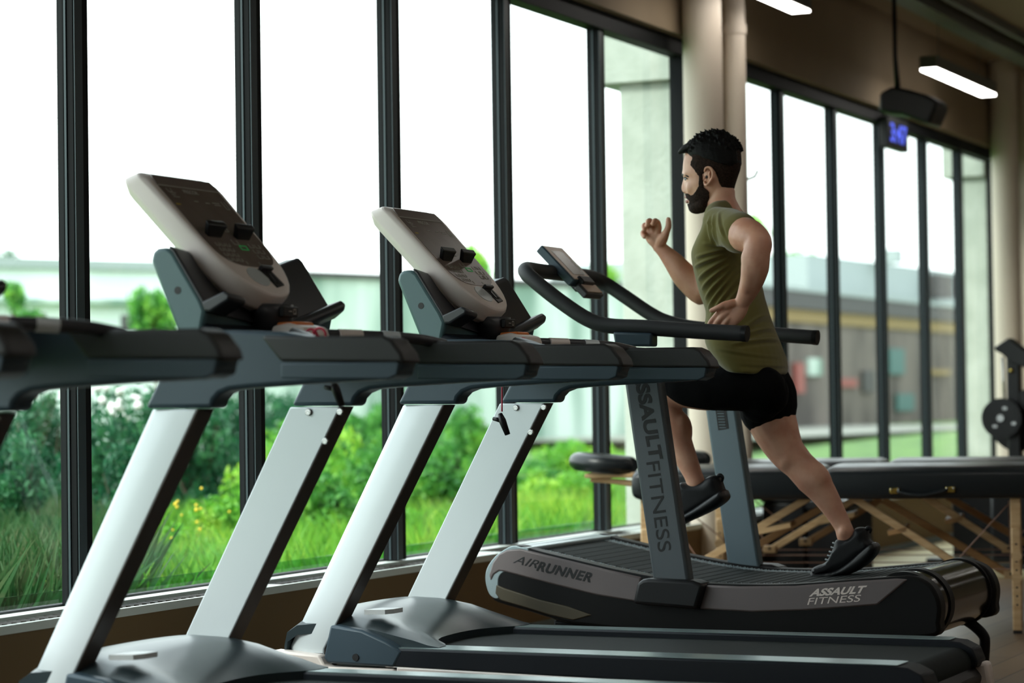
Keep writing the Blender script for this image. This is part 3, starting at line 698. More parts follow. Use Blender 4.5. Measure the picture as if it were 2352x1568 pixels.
# small monitor
ms=Vector((.70,0,-.71)); mn=Vector((.71,0,.70)); M0=atY(1243,562,AC-.09)
M0=Vector((M0.x,AC,M0.z))
def mp(u,v,n): return M0+Vector((0,1,0))*u+ms*v+mn*n
def mplate(name,u0,u1,v0,v1,n0,n1,m,par,bev=.0):
    return obj(name, rings([[mp(u0,v0,n0),mp(u1,v0,n0),mp(u1,v1,n0),mp(u0,v1,n0)],[mp(u0,v0,n1),mp(u1,v0,n1),mp(u1,v1,n1),mp(u0,v1,n1)]]),m,par,bevel=bev)
mo=mplate('monitor',-.09,.09,0,.185,-.032,.0,'slate',A,.005)
mplate('bezel',-.082,.082,.006,.18,-.002,.002,'cream',mo,.001)
mplate('display',-.055,.045,.03,.155,.0015,.003,'lcd',mo)
mplate('glare_window',.048,.07,.07,.15,.0015,.003,'label_white',mo)
kp=mplate('keypad',-.07,.08,.195,.25,-.03,-.005,'plastic_dark',A,.005)
mplate('key_row',-.05,.075,.20,.24,-.006,-.001,'cream',kp,.001)
mplate('hinge',-.05,.05,.17,.205,-.04,.012,'plastic_black',A,.004)
obj('monitor_bracket', tube([mp(0,.10,-.03),atY(1310,648,AC),atY(1290,630,AC)],.018,12),'plastic_black',A,smooth=True)
# feet
for y in (AN+.06,AF-.06):
    q1=[atY(a_,b_,AF-.06) for a_,b_ in ((2205,1415),(2236,1436),(2258,1458),(2262,1480))]; obj('foot', tube([(p_.x,y,p_.z) for p_ in q1]+[(q1[-1].x-.01,y,.02)],.019,12,smoothn=4),'ar_black',A,smooth=True)
    obj('foot', J(box(-3.45,-3.30,y-.03,y+.03,.0,.24)),'ar_black',A,bevel=.01)
# ================================================================== RUNNING MAN
M=thing('person','running bearded man in olive t-shirt, black shorts and black shoes on the curved treadmill','person',(-2.75,8.0,.4))
YL,YR=7.90,8.10      # left (near) and right (far) leg planes
# --- head slices: front edge, back edge, half width
head=[((1612,311),(1668,311),AC,.030),((1596,318),(1684,318),AC,.052),((1583,330),(1693,330),AC,.066),((1573,350),(1699,350),AC,.074),((1568,370),(1700,370),AC,.0765),
      ((1566.5,388),(1698,388),AC,.0765),((1566,400),(1694,400),AC,.075),((1571,412),(1690,412),AC,.073),((1571,425),(1686,425),AC,.071),((1573,437),(1683,437),AC,.067),
      ((1576,448),(1676,448),AC,.062),((1579,460),(1664,458),AC,.056),((1581,472),(1648,468),AC,.048),((1586,483),(1630,480),AC,.036),((1596,488),(1618,486),AC,.020)]
def headgeo(n=28,k=4,grow=0,rows=None,e=1.0):
    L=[]
    for s in (rows or head):
        A_=atY(*s[0],s[2]); B_=atY(*s[1],s[2]); c=(A_+B_)/2; h=(B_-A_)/2; l=h.length; u=h/l; q=.8187*u.x**2+u.z**2
        l=math.sqrt(max(l*l-(.4258*s[3]*u.x)**2/q,(.6*l)**2)); L.append((c,u*(l+grow),s[3]+grow))
    C=catmull([x[0] for x in L],k); H=catmull([x[1] for x in L],k); W=np.interp(np.linspace(0,1,len(C)),np.linspace(0,1,len(L)),[x[2] for x in L])
    rs=[]
    for c,h,w_ in zip(C,H,W):
        r=[]
        for i in range(n):
            a=2*math.pi*i/n; ca,sa=math.cos(a),math.sin(a)
            # a=0 is the back (h points backwards); the face side is a little narrower
            wd=w_*(1 if ca>-.2 else 1-.22*((-ca-.2)/.8))
            r.append(c+h*sgnp(ca,.9)+Vector((0,wd*sgnp(sa,.88),0)))
        rs.append(r)
    return rings(rs)
G=[headgeo()]
# nose, brow ridge, lips, cheek, jaw
G.append(limb([(1573,412,AC,4.5),(1571,424,AC,5.6),(1570.5,433,AC,6.6),(1574,438.5,AC,6.6)],10,3))
for s in (-1,1): G.append(ball(atY(1574,440,AC+s*.011),.010,.008,.008,10,6))
G.append(limb([(1575,401,AC-.046,5.5),(1572.5,399,AC-.02,6.5),(1572,399.5,AC,6),(1572.5,399,AC+.02,6.5),(1575,401,AC+.046,5.5)],8,3))
for s in (-1,1): G.append(ball(atY(1594,430,AC+s*.040),.030,.020,.026,14,10))
# neck and trunk
G.append(loft2([((1632,445),(1690,432),AC,.056),((1624,465),(1691,452),AC,.060),((1618,482),(1700,470),AC,.068),((1620,500),(1712,488),AC,.10)],20))
G.append(loft2([((1622,500),(1712,490),AC,.14),((1604,530),(1722,530),AC,.175),((1598,578),(1738,578),AC,.17),((1600,612),(1744,610),AC,.16),((1607,645),(1750,645),AC,.15),
      ((1617,685),(1757,682),AC,.142),((1626,722),(1768,722),AC,.142),((1640,765),(1785,765),AC,.15),((1675,810),(1790,810),AC,.135),((1700,850),(1798,850),AC,.14),((1720,885),(1795,885),AC,.12)],20))
# far arm (bent in front), near arm (swung back)
G.append(limb([(1664,530,8.17,42),(1650,575,8.21,37),(1634,625,8.24,34),(1617,668,8.25,33),(1598,655,8.25,34),(1572,632,8.24,30),(1548,602,8.23,24),(1526,578,8.22,17),(1514,566,8.215,15)],16,4))
G.append(limb([(1674,527,7.85,37),(1696,534,7.785,41),(1722,543,7.72,40),(1742,556,7.68,31),(1738,580,7.67,32),(1734,615,7.68,33),(1727,645,7.69,28),(1715,675,7.70,22),(1704,696,7.71,17.5)],16,4))
G.append(ball(atY(1757,549,7.685),.022,.024,.026,12,8))
G.append(limb([(1722,590,7.66,21),(1722,625,7.66,20),(1716,660,7.67,15)],12,3))
# legs
G.append(limb([(1752,890,YL,46),(1690,893,YL,46),(1620,902,YL,41),(1560,900,YL,35),(1534,912,YL,33),(1536,945,YL,31),(1551,985,YL,32),(1563,1020,YL,29),(1579,1060,YL,25.5),(1592,1090,YL,21.5),(1600,1112,YL,22)],18,4))
G.append(ball(atY(1520,902,YL),.045,.05,.05,14,9))
G.append(ball(atY(1563,990,YL+.005),.042,.05,.07,14,9))
G.append(limb([(1752,890,YR,50),(1765,940,YR,60),(1783,990,YR,53),(1806,1035,YR,43),(1836,1068,YR,37),(1866,1100,YR,39),(1893,1135,YR,31),(1918,1175,YR,24),(1936,1208,YR,20.5),(1944,1232,YR,22)],18,4))
G.append(ball(atY(1872,1096,YR-.008),.052,.052,.075,14,9,Matrix.Rotation(R(-38),3,'Y')))
G.append(ball(atY(1812,1052,YR-.02),.045,.045,.05,14,9))
G.append(ball(atY(1937,1222,YR-.026),.018,.016,.022,10,6))
body=obj('body',J(*G),'skin',M,smooth=True)
organic(body,.0048,7); bake(body)
# --- hands, grown as separate fingers out of a shaped palm
def finger(pts,r0,r1): 
    return limb([(a,b,c,r0+(r1-r0)*i/(len(pts)-1)) for i,(a,b,c) in enumerate(pts)],12,4)
H=[limb([(1705,694,7.71,16.5,.8),(1702,706,7.71,18,.7),(1693,718,7.705,21,.55),(1681,728,7.70,22,.5)],14,4),
   limb([(1695,696,7.71,11),(1680,697,7.69,10),(1668,702,7.68,9)],10,3),
   finger([(1690,697,7.70),(1668,698,7.68),(1650,706,7.67),(1634,713,7.67)],9,5.5),
   finger([(1672,706,7.695),(1654,716,7.69),(1641,729,7.69),(1631,742,7.70),(1627,753,7.715)],8,5.2),
   finger([(1676,714,7.695),(1663,723,7.685),(1651,735,7.685),(1642,748,7.695),(1638,760,7.715)],8,5.4),
   finger([(1684,722,7.70),(1673,733,7.69),(1663,744,7.69),(1656,756,7.70),(1653,765,7.72)],8,5.2),
   finger([(1693,728,7.71),(1684,740,7.70),(1677,749,7.70),(1672,758,7.71),(1670,765,7.725)],7.2,4.8)]
for a,b in ((1656,716),(1663,723),(1673,732)): H.append(ball(atY(a,b,7.688),.0105,.009,.0095,8,6))
HH=list(H)
H=[limb([(1513,566,8.215,15,.8),(1510,558,8.21,18,.6),(1505,548,8.205,21,.5),(1499,538,8.205,21,.45)],14,4),
   limb([(1517,558,8.205,13),(1523,546,8.19,12.5),(1528,538,8.185,10)],10,3),
   finger([(1522,548,8.19),(1530,534,8.18),(1535,520,8.178),(1535,504,8.18)],9.5,6),
   finger([(1510,536,8.20),(1513,522,8.20),(1510,510,8.19),(1504,507,8.165),(1500,514,8.150)],8,5.6),
   finger([(1501,533,8.20),(1498,519,8.20),(1495,508,8.19),(1489,508,8.165),(1487,516,8.150)],8,5.6),
   finger([(1494,537,8.20),(1488,526,8.20),(1483,517,8.19),(1479,519,8.165),(1480,527,8.150)],7.8,5.4),
   finger([(1489,545,8.20),(1482,538,8.20),(1477,533,8.19),(1476,538,8.170),(1480,544,8.155)],7,4.8)]
HH+=H
org_=worldloc(M); bv=[tuple(v.co+org_) for v in body.data.vertices]; bf=[tuple(p.vertices) for p in body.data.polygons]
old=body; body=obj('body',J((bv,bf),*HH),'skin',M,smooth=True); bpy.data.objects.remove(old); body.name='body'
organic(body,.0029,3); bake(body)
# --- ear, eye, brow, lips
def side(px,py,dy=0): return atY(px,py,AC-.0755+dy)
er=[]
ctr=side(1626,405)
EC=[(1618,394),(1621,386),(1628,384),(1634.5,388),(1637,397),(1635.5,409),(1630,418),(1624,424.5),(1619,423),(1617.5,415)]
er.append(tube([atY(a,b,AC-.0835 if 0<i<8 else AC-.079) for i,(a,b) in enumerate(EC)],[.0032,.0042,.0045,.0045,.0045,.0045,.0045,.0055,.0045,.0035],8,smoothn=4))
er.append(ball(atY(1626,405,AC-.0745),.0145,.006,.028,14,8,Matrix.Rotation(R(-8),3,'Y')))
er.append(tube([atY(a,b,AC-.0815) for a,b in ((1631,393),(1629,400),(1630.5,408),(1626,415),(1621,413))],.0028,8,smoothn=4))
er.append(ball(atY(1618.5,408,AC-.078),.004,.005,.006,8,6))
ear=obj('ear',J(*er),'skin',body,smooth=True); organic(ear,.0014,3); bake(ear)
obj('ear_canal',ball(atY(1623,406.5,AC-.0805),.0042,.003,.006,10,6),'brow',body,smooth=True)
ob2=ear.copy(); COL.objects.link(ob2)      # right ear: mirrored across the middle of the head
ob2.scale=(1,-1,1); 
for s,nm in ((-1,'left'),(1,'right')):
    e0=atY(1577.5,411,AC+s*.034); obj('eye',ball(e0,.0085,.0095,.0050,12,8),'eye',body,smooth=True)
    obj('iris',ball(e0+Vector((-.0045,0,0)),.0052,.0062,.0048,10,6),'brow',body,smooth=True)
    obj('upper_eyelid',tube([atY(1573,411,AC+s*.020),atY(1572,408,AC+s*.031),atY(1574.5,407.6,AC+s*.042),atY(1580.5,411.3,AC+s*.050)],[.0018,.0026,.0026,.0014],8,smoothn=4),'brow',body,smooth=True)
    obj('eyebrow',tube([atY(1568.5,402.5,AC+s*.012),atY(1569,400.5,AC+s*.028),atY(1574,401.5,AC+s*.044),atY(1581,406,AC+s*.056)],[.0025,.0042,.0042,.0018],8,smoothn=4),'brow',body,smooth=True)
    obj('nostril',ball(atY(1572,441.2,AC+s*.007),.005,.0035,.0026,8,6),'brow',body,smooth=True)
lp=obj('lips',J(limb([(1583,456,AC-.022,1.5),(1578,453,AC-.010,3.4),(1576.2,452,AC,3.8),(1578,453,AC+.010,3.4),(1583,456,AC+.022,1.5)],8,3),
    limb([(1584,458,AC-.020,1.5),(1580.5,462,AC-.010,4.2),(1578.8,462.5,AC,4.8),(1580.5,462,AC+.010,4.2),(1584,458,AC+.020,1.5)],8,3)),'lips',body,smooth=True)
# --- beard and short sides: shells that follow the head surface, a few millimetres proud of the skin
def topix(p):
    v=Vector(p)-CAM; w_=v.dot(FW); return 1176+FPX*v.dot(RT)/w_, 784-FPX*v.dot(UP)/w_
def inpoly(x,y,P_):
    c=False; j=len(P_)-1
    for i in range(len(P_)):
        if (P_[i][1]>y)!=(P_[j][1]>y) and x<(P_[j][0]-P_[i][0])*(y-P_[i][1])/(P_[j][1]-P_[i][1])+P_[i][0]: c=not c
        j=i
    return c
def headshell(poly,g0,g1):
    v0,f0=headgeo(120,14,g0); v1,_=headgeo(120,14,g1); keep=[]
    for f in f0:
        if len(f)>4: continue
        c=sum((Vector(v0[i]) for i in f),Vector())/4; c.y=AC-abs(c.y-AC)
        if inpoly(*topix(c),poly): keep.append(f)
    n=len(v0); ec={}
    for f in keep:
        for i in range(4):
            e=(f[i],f[(i+1)%4]); ec.setdefault(frozenset(e),[]).append(e)
    F_=[tuple(f) for f in keep]+[tuple(i+n for i in reversed(f)) for f in keep]+[(e[0][1],e[0][0],e[0][0]+n,e[0][1]+n) for e in ec.values() if len(e)==1]
    used=sorted({i for f in F_ for i in f}); mp_={u:i for i,u in enumerate(used)}; V_=list(v0)+list(v1)
    return [V_[i] for i in used],[tuple(mp_[i] for i in f) for f in F_]
BP=[(1607,402),(1613,400),(1614,418),(1616,430),(1628,441),(1629,455),(1627,468),(1624,480),(1620,500),(1550,500),(1550,466),(1580,468),(1583,462),(1577,457),(1572,452),(1560,449),(1560,443.5),(1577,444),(1584,449),(1590,447),(1597,439),(1602,430),(1604,418)]
br=[headshell(BP,.005,-.006)]
br.append(limb([(1613,470,AC-.040,16),(1601,475,AC-.026,17),(1594,476,AC,13.5),(1601,475,AC+.026,17),(1613,470,AC+.040,16)],14,4))
br.append(limb([(1611,480,AC-.022,10),(1600,482,AC-.010,9),(1600,482,AC+.010,9),(1611,480,AC+.022,10)],10,4))
bd=obj('beard',J(*br),'hair_short',M,smooth=True,label='black trimmed beard'); organic(bd,.0022,9); bake(bd)
HP=[(1587,340),(1588,362),(1585,380),(1592,388),(1599,397),(1606,408),(1613,404),(1614,394),(1621,383),(1636,386),(1643,393),(1650,408),(1654,420),(1659,429),(1672,431),(1684,433),(1720,436),(1720,320),(1600,320)]
hs_=obj('hair_sides',headshell(HP,.0045,-.006),'hair_short',M,smooth='auto',label='short faded hair on the sides'); organic(hs_,.0022,10); bake(hs_)
tp=loft2([((1628,305),(1668,305),AC,.030),((1604,312),(1684,311),AC,.050),((1588,322),(1693,322),AC,.066),((1578,335),(1699,336),AC,.077),((1577,350),(1703,352),AC,.0825),((1585,364),(1704,368),AC,.082),((1602,369),(1704,376),AC,.0795),((1640,372),(1701,386),AC,.074)],26,.85,4,fit=True)
fr_=[limb([(1600,330,AC+d,15),(1583,338,AC+d,12),(1570,344,AC+d*.9,9),(1562,349,AC+d*.8,5)],10,3) for d in (-.045,-.022,0,.022,.045)]
rs_=random.Random(3); tf=[]
for i in range(330):
    u=rs_.random(); v=rs_.uniform(-1,1)
    a=math.pi*(.02+.96*u); c0=atY(1641,352,AC)
    p_=c0+Vector((-.088*math.cos(a),0,.072*math.sin(a)))*math.sqrt(max(.05,1-(v*.86)**2)); p_.y=AC+v*.068
    d=(p_-c0).normalized(); d=(d+Vector((-.55*(1-u),0,.35))+Vector((rs_.uniform(-.3,.3),rs_.uniform(-.3,.3),rs_.uniform(-.2,.3)))).normalized()
    L_=rs_.uniform(.012,.024)
    tf.append(tube([p_-d*.012,p_+d*L_*.5,p_+d*L_+Vector((-.004,0,-.002))],[.0062,.0046,.0008],5))
hr=obj('hair',J(tp,*fr_,*tf),'hair',M,smooth=True,label='black swept hair on top'); organic(hr,.0026,1); bake(hr)
# --- t-shirt
sh=[loft2([((1632,476),(1690,455),AC,.085),((1618,484),(1704,468),AC,.115),((1610,500),(1722,490),AC,.155),((1603,526),(1732,524),AC,.186),((1592,552),(1742,552),AC,.188),((1582,578),(1748,580),AC,.186),((1583,600),(1750,606),AC,.178),((1592,640),(1756,644),AC,.168),
   ((1603,680),(1763,680),AC,.158),((1616,718),(1774,716),AC,.157),((1611,760),(1787,752),AC,.178),((1614,790),(1806,794),AC,.198),((1626,812),(1817,830),AC,.206),((1646,838),(1821,852),AC,.208),((1662,851),(1822,864),AC,.208)],32,1.0,5)]
sh.append(limb([(1650,512,7.87,38),(1672,522,7.84,46),(1688,530,7.80,47.5),(1699,535,7.775,48.5)],22,4))
sh.append(limb([(1650,512,8.12,38),(1662,528,8.17,46),(1654,560,8.20,45),(1648,584,8.215,44)],22,4))
st_=obj('shirt',J(*sh),'shirt',M,smooth=True,label='olive green t-shirt'); organic(st_,.006,9); bake(st_)
# cloth folds as real relief: creases fan from the armpit down to the waist, plus drapes above the hem
sm=st_.modifiers.new('fine','SUBSURF'); sm.levels=1; sm.render_levels=1; bake(st_)
me=st_.data; org=worldloc(M); nv_=len(me.vertices); co=np.empty(nv_*3); me.vertices.foreach_get('co',co); co=co.reshape(-1,3)+np.array(org)
no=np.empty(nv_*3); me.vertices.foreach_get('normal',no); no=no.reshape(-1,3)
# photo rows/cols of every vertex, to lay the folds where the photo has them, on the cloth itself
def fold(lines,depth_sign=1):
    d=np.zeros(nv_)
    for (a,b,wd,am) in lines:
        A_=np.array(a);B_=np.array(b);ab=B_-A_;Ln=(ab**2).sum()
        t=np.clip(((q2-A_)@ab)/Ln,0,1); dist=np.sqrt(((q2-(A_+t[:,None]*ab))**2).sum(1)); tap=np.sin(np.pi*np.clip(t*.9+.05,0,1))**.6
        d+=am*np.exp(-(dist/wd)**2)*tap
    return d
q2=co[:,[0,2]]
def L2(p1,p2,wd,am):
    a=atY(*p1,7.84);b=atY(*p2,7.84); return ((a.x,a.z),(b.x,b.z),wd,am)
near=np.clip((AC+.06-co[:,1])/.10,0,1)
F_=[((1668,572),(1600,590)),((1668,582),(1592,612)),((1672,590),(1600,640)),((1676,600),(1608,662)),((1680,610),(1616,684)),((1686,618),(1622,706)),((1692,628),(1630,722)),((1700,640),(1640,735)),
    ((1672,566),(1622,560)),((1636,500),(1640,556)),((1648,496),(1656,560)),((1662,492),(1690,548)),((1630,510),(1650,520)),((1740,700),(1700,760)),((1765,735),(1700,772)),((1780,770),(1690,790)),((1758,650),(1748,740)),
    ((1640,740),(1700,790)),((1650,800),(1760,820)),((1700,835),(1790,842))]
am=[.0040,.0048,.0048,.0048,.0050,.005,.005,.004,.003,.003,.003,.003,.002,.003,.003,.003,.0025,.002,.0015,.0012]
d_=fold([L2(a,b,.0058,s*2.1) for (a,b),s in zip(F_,am)])
off_=[((a[0]+9,a[1]+7),(b[0]+9,b[1]+7)) for a,b in F_]
d_-=fold([L2(a,b,.0075,s*1.8) for (a,b),s in zip(off_,am)])
# far-side and front mirror of the same creases
co2=co+no*((d_*near)[:,None])
back=np.clip((co[:,1]-AC-.06)/.08,0,1); co2+=no*((.003*np.sin(co[:,2]*70+co[:,0]*60)*back)[:,None])
me.vertices.foreach_set('co',(co2-np.array(org)).ravel()); me.update()
#obj('chest_mark',ball(atY(1594.5,553,AC-.075),.006,.005,.004,8,6),'slate',st_,smooth=True)
# --- shorts
so_=[loft2([((1672,815),(1798,815),AC,.150),((1676,845),(1812,850),AC,.170),((1688,880),(1822,885),AC,.180),((1700,915),(1826,915),AC,.18)],24,1.0,4)]
so_.append(limb([(1752,893,YL,52),(1700,890,YL-.01,54),(1640,890,YL-.01,53),(1585,886,YL-.01,49),(1556,878,YL-.01,45)],22,4))
so_.append(limb([(1757,880,YR,62),(1762,905,YR,68),(1764,938,YR,68)],22,4))
so_.append(limb([(1755,892,YL+.0,52),(1757,905,YL+.03,56),(1745,925,YL+.05,48)],18,4))
ss=obj('shorts',J(*so_),'shorts',M,smooth=True,label='black shorts'); organic(ss,.0058,6); bake(ss)
obj('hem_flap', prism(PX([(1694,925),(1730,930),(1718,968),(1712,966)],YR-.06),YR-.062,YR-.054),'shorts',ss,bevel=.002)
# --- shoes: side outlines puffed out sideways
def pillow(poly,yc,w,lays=((-1,.20),(-.93,.09),(-.75,.03),(-.4,0),(.4,0),(.75,.03),(.93,.09),(1,.20))):
    P_=csm(PX(poly,yc),3); n=len(P_); cxm=sum(p[0] for p in P_)/n; czm=sum(p[1] for p in P_)/n; rs=[]
    nr=[]
    area=sum(P_[i][0]*P_[(i+1)%n][1]-P_[(i+1)%n][0]*P_[i][1] for i in range(n)); sg=1 if area>0 else -1
    for i in range(n):
        d=Vector(P_[(i+1)%n])-Vector(P_[i-1]); d.normalize(); nr.append(Vector((-d.y,d.x))*sg)
    for f,ins in lays: rs.append([(P_[i][0]+nr[i].x*ins*.10,yc+f*w,P_[i][1]+nr[i].y*ins*.10) for i in range(n)])
    return rings(rs)
def shoe(up_,so,Yc,laces,tab,lab):
    s_=obj('shoe',pillow(up_,Yc,.041,((-1,.30),(-.92,.16),(-.72,.06),(-.35,0),(.35,0),(.72,.06),(.92,.16),(1,.30))),'shoe',M,smooth=True,label=lab); organic(s_,.004,4); bake(s_)
    q=obj('sole',pillow(so,Yc,.050),'sole',s_,smooth=True); organic(q,.004,2); bake(q)
    for (a,b) in laces:
        obj('lace',tube([atY(a,b,Yc-.032)+Vector((.006,0,0)),atY(a,b,Yc-.018)+Vector((-.006,0,.002)),atY(a,b,Yc)+Vector((-.010,0,.004)),atY(a,b,Yc+.022)],.0034,8,smoothn=4),'lace',s_,smooth=True)
    obj('heel_tab',tube([atY(a,b,Yc) for a,b in tab],[.007,.008,.006,.003],8,smoothn=3),'shoe',s_,smooth=True)
shoe([(1866,1312),(1870,1303),(1882,1297),(1899,1290),(1911,1270),(1918,1252),(1922,1240),(1934,1236),(1950,1234),(1960,1226),(1966,1213),(1977,1210),(1990,1213),(1995,1224),(1999,1238),(2010,1250),(1996,1268),(1968,1292),(1935,1312),(1900,1319),(1872,1320)],
     [(2006,1245),(2016,1251),(2018,1260),(2010,1277),(1990,1297),(1962,1314),(1932,1323),(1900,1328),(1876,1327),(1867,1319),(1869,1312),(1895,1313),(1925,1307),(1955,1288),(1982,1264)],YR,
     [(1903,1287),(1908,1278),(1912,1269),(1916,1259),(1920,1249)],[(1986,1222),(1994,1212),(2000,1216),(1998,1224)],'right black running shoe pushing off the belt')
shoe([(1500,1214),(1504,1204),(1518,1194),(1534,1181),(1548,1158),(1557,1134),(1562,1112),(1571,1107),(1591,1111),(1614,1107),(1626,1096),(1638,1091),(1650,1094),(1657,1104),(1663,1122),(1669,1136),(1645,1156),(1610,1175),(1570,1195),(1530,1214),(1505,1222)],
     [(1662,1124),(1669,1131),(1672,1143),(1662,1156),(1640,1170),(1612,1184),(1579,1199),(1550,1214),(1520,1226),(1503,1224),(1500,1215),(1525,1207),(1559,1188),(1600,1165),(1635,1141)],YL,
     [(1543,1166),(1549,1155),(1553,1144),(1557,1133),(1561,1121)],[(1643,1103),(1652,1091),(1660,1096),(1659,1106)],'left black running shoe lifted in the air')

# ================================================================== FOLDING MASSAGE TABLES
O_=Vector((-3.97,9.62,0)); dU=Vector((1.57,.37,0)).normalized(); dV=Vector((-dU.y,dU.x,0))
def tp_(u,v,z): return O_+dU*u+dV*v+Vector((0,0,z))
def onT(px,py,v):
    d=ray(px,py); a=O_+dV*v; t=(a-CAM).dot(dV)/d.dot(dV); p=CAM+d*t; return (p-O_).dot(dU), p.z
def tbox(u0,u1,v0,v1,z0,z1):
    v=[tp_(a,b,c) for c in (z0,z1) for b in (v0,v1) for a in (u0,u1)]
    return v,[(0,2,3,1),(4,5,7,6),(0,1,5,4),(2,6,7,3),(0,4,6,2),(1,3,7,5)]
def bar(a,b,w_,h_,v0):       # wooden bar in the table's side plane between (u,z) points
    a=Vector((a[0],a[1])); b=Vector((b[0],b[1])); d=(b-a).normalized(); n=Vector((-d.y,d.x))*h_/2
    q=[a-n,b-n,b+n,a+n]; v=[tp_(p.x,v0,p.y) for p in q]+[tp_(p.x,v0+w_,p.y) for p in q]
    return v,[(0,1,2,3),(4,7,6,5),(0,4,5,1),(1,5,6,2),(2,6,7,3),(3,7,4,0)]
L_T=1.86; W_T=.66; ZT=.693
TB=thing('massage_table','black padded folding massage table nearer to the runner, with two brass handle clasps','massage table',tp_(.93,.33,0))
us,zs=onT(1888,1100,0)
def cushion(u0,u1): 
    rs=[]; n=10
    for u,k in ((u0,.55),(u0+.012,.85),(u0+.04,1),(u1-.04,1),(u1-.012,.85),(u1,.55)):
        r=[]; 
        sec=[(0,-.13),(-.012,-.115),(-.016,-.06),(-.010,-.02),(.012,-.002),(.05,.006),(W_T/2,.010),(W_T-.05,.006),(W_T-.012,-.002),(W_T+.010,-.02),(W_T+.016,-.06),(W_T+.012,-.115),(W_T,-.13)]
        for v,z in sec: r.append(tp_(u,W_T/2+(v-W_T/2)*(1-(1-k)*.06),ZT-.065+(z+.065)*k))
        rs.append(r)
    return rings(rs)
for a,b in ((0,us-.004),(us+.004,L_T)): obj('cushion',cushion(a,b),'leather',TB,bevel=.01,seg=3)
for (a_,b_) in (((2044,1120),(2068,1133)),((2172,1117),(2194,1130))):
    u0,z0=onT(*a_,0); u1,z1=onT(*b_,0); cl=obj('clasp',tbox(u0,u1,-.024,-.010,z1,z0),'brass',TB,bevel=.003)
    for uu in (u0+.006,u1-.006): obj('rivet',ball(tp_(uu,-.026,(z0+z1)/2+.006),.0045),'screw',cl,smooth=True)
u0,z0=onT(2062,1127,0); u1,z1=onT(2176,1124,0)
obj('carry_handle',tube([tp_(u0,-.02,z0),tp_(u0+.04,-.028,z0-.012),tp_((u0+u1)/2,-.034,z0-.018),tp_(u1-.04,-.028,z1-.012),tp_(u1,-.02,z1)],.009,10,smoothn=4),'leather',TB,smooth=True)
def leg(u,v,flip):
    lg=obj('leg',tbox(u-.022,u+.022,v,v+.035,.24,ZT-.13),'pine',TB,bevel=.004)
    ex=obj('leg_extension',J(tbox(u-.020+flip*.018,u+.020+flip*.018,v-.018,v+.0,.012,.44)),'pine',TB,bevel=.006)
    for k in range(8): obj('peg_hole',tube([tp_(u+flip*.018,v-.0185,.12+k*.036),tp_(u+flip*.018,v-.0165,.12+k*.036)],.0045,8),'ink',ex)
    for z in (.235,.325): obj('knob',tube([tp_(u+flip*.018,v-.018,z),tp_(u+flip*.018,v-.05,z)],[.016,.022],12),'pine',ex,smooth='auto')
    obj('rubber_tip',tbox(u-.018+flip*.018,u+.018+flip*.018,v-.016,v-.002,0,.014),'rubber',ex)
uL,_=onT(1482,1200,.02); uR,_=onT(2333,1200,.02); 
for u,fl in ((uL,-1),(uR,1)):
    for v in (.03,W_T-.06): leg(u,v,0)
    obj('leg_crossbar',tbox(u-.012,u+.012,.04,W_T-.03,.30,.36),'pine',TB,bevel=.003)
    obj('leg_brace',tbox(u-.015,u+.015,.04,W_T-.03,ZT-.19,ZT-.13),'pine',TB,bevel=.003)
struts=[]
for v,pts in ((.10,[((1606,1294),(1858,1142)),((1958,1142),(2196,1294))]),(W_T-.20,[((1700,1275),(1888,1165)),((2028,1148),(2322,1322))])):
    for k,(a,b) in enumerate(pts):
        A_=onT(*a,v); B_=onT(*b,v)
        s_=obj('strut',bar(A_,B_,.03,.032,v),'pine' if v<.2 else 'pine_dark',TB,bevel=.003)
        lo=A_ if k==0 else B_
        obj('strut_block',tbox(lo[0]-.03,lo[0]+.03,v-.012,v+.04,lo[1]-.012,lo[1]+.022),'pine',s_,bevel=.003)
        obj('bolt',tube([tp_(lo[0],v-.02,lo[1]+.01),tp_(lo[0],v-.008,lo[1]+.01)],.006,8),'ink',s_)
        top=(uL+.05,ZT-.14) if k==0 else (uR-.03,ZT-.16)
        obj('cable',tube([tp_(lo[0],v+.01,lo[1]+.01),tp_(top[0],v+.01,top[1])],.0028,6),'cable',TB)
for v in (.11,W_T-.15):
    u0,z0=onT(1440,1288,.1); obj('cable',tube([tp_(uL,v,.262),tp_(uR,v,.262)],.0026,6),'cable',TB)
a,za=onT(1755,1215,.1); b,zb_=onT(1800,1212,.1)
obj('spacer',bar((a-.06,za-.02),(b+.03,zb_+.012),.24,.022,.10),'pine',TB,bevel=.002)
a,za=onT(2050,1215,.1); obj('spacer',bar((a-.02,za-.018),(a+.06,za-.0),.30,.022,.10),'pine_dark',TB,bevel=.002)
# face cradle on wooden bracket
cu,czz=onT(1402,1070,W_T/2); czz=.712
ringp=[]
for i in range(33):
    t=math.radians(-150+300*i/32)
    ringp.append(tp_(cu-.02+.125*math.cos(math.pi-t)*1.0,W_T/2+.11*math.sin(t),czz+.012*math.cos(t)))
obj('face_cushion',tube(ringp,[.034]+[.040]*31+[.034],14),'leather',TB,smooth='auto')
br_=obj('cradle_board',tbox(cu-.10,cu+.12,W_T/2-.10,W_T/2+.10,.652,.672),'pine',TB,bevel=.006)
obj('cradle_arm',bar((cu-.08,.645),(.04,.622),.03,.022,W_T/2-.07),'pine',br_,bevel=.003); obj('cradle_arm',bar((cu-.02,.635),(.04,.605),.03,.022,W_T/2+.04),'pine',br_,bevel=.003)
TB2=copy_tree(TB); TB2.location+=Vector((.0,.92,0.0)); TB2['label']='second black massage table, standing close behind the nearer one'
for o in (TB,TB2): o['group']='folding massage tables'
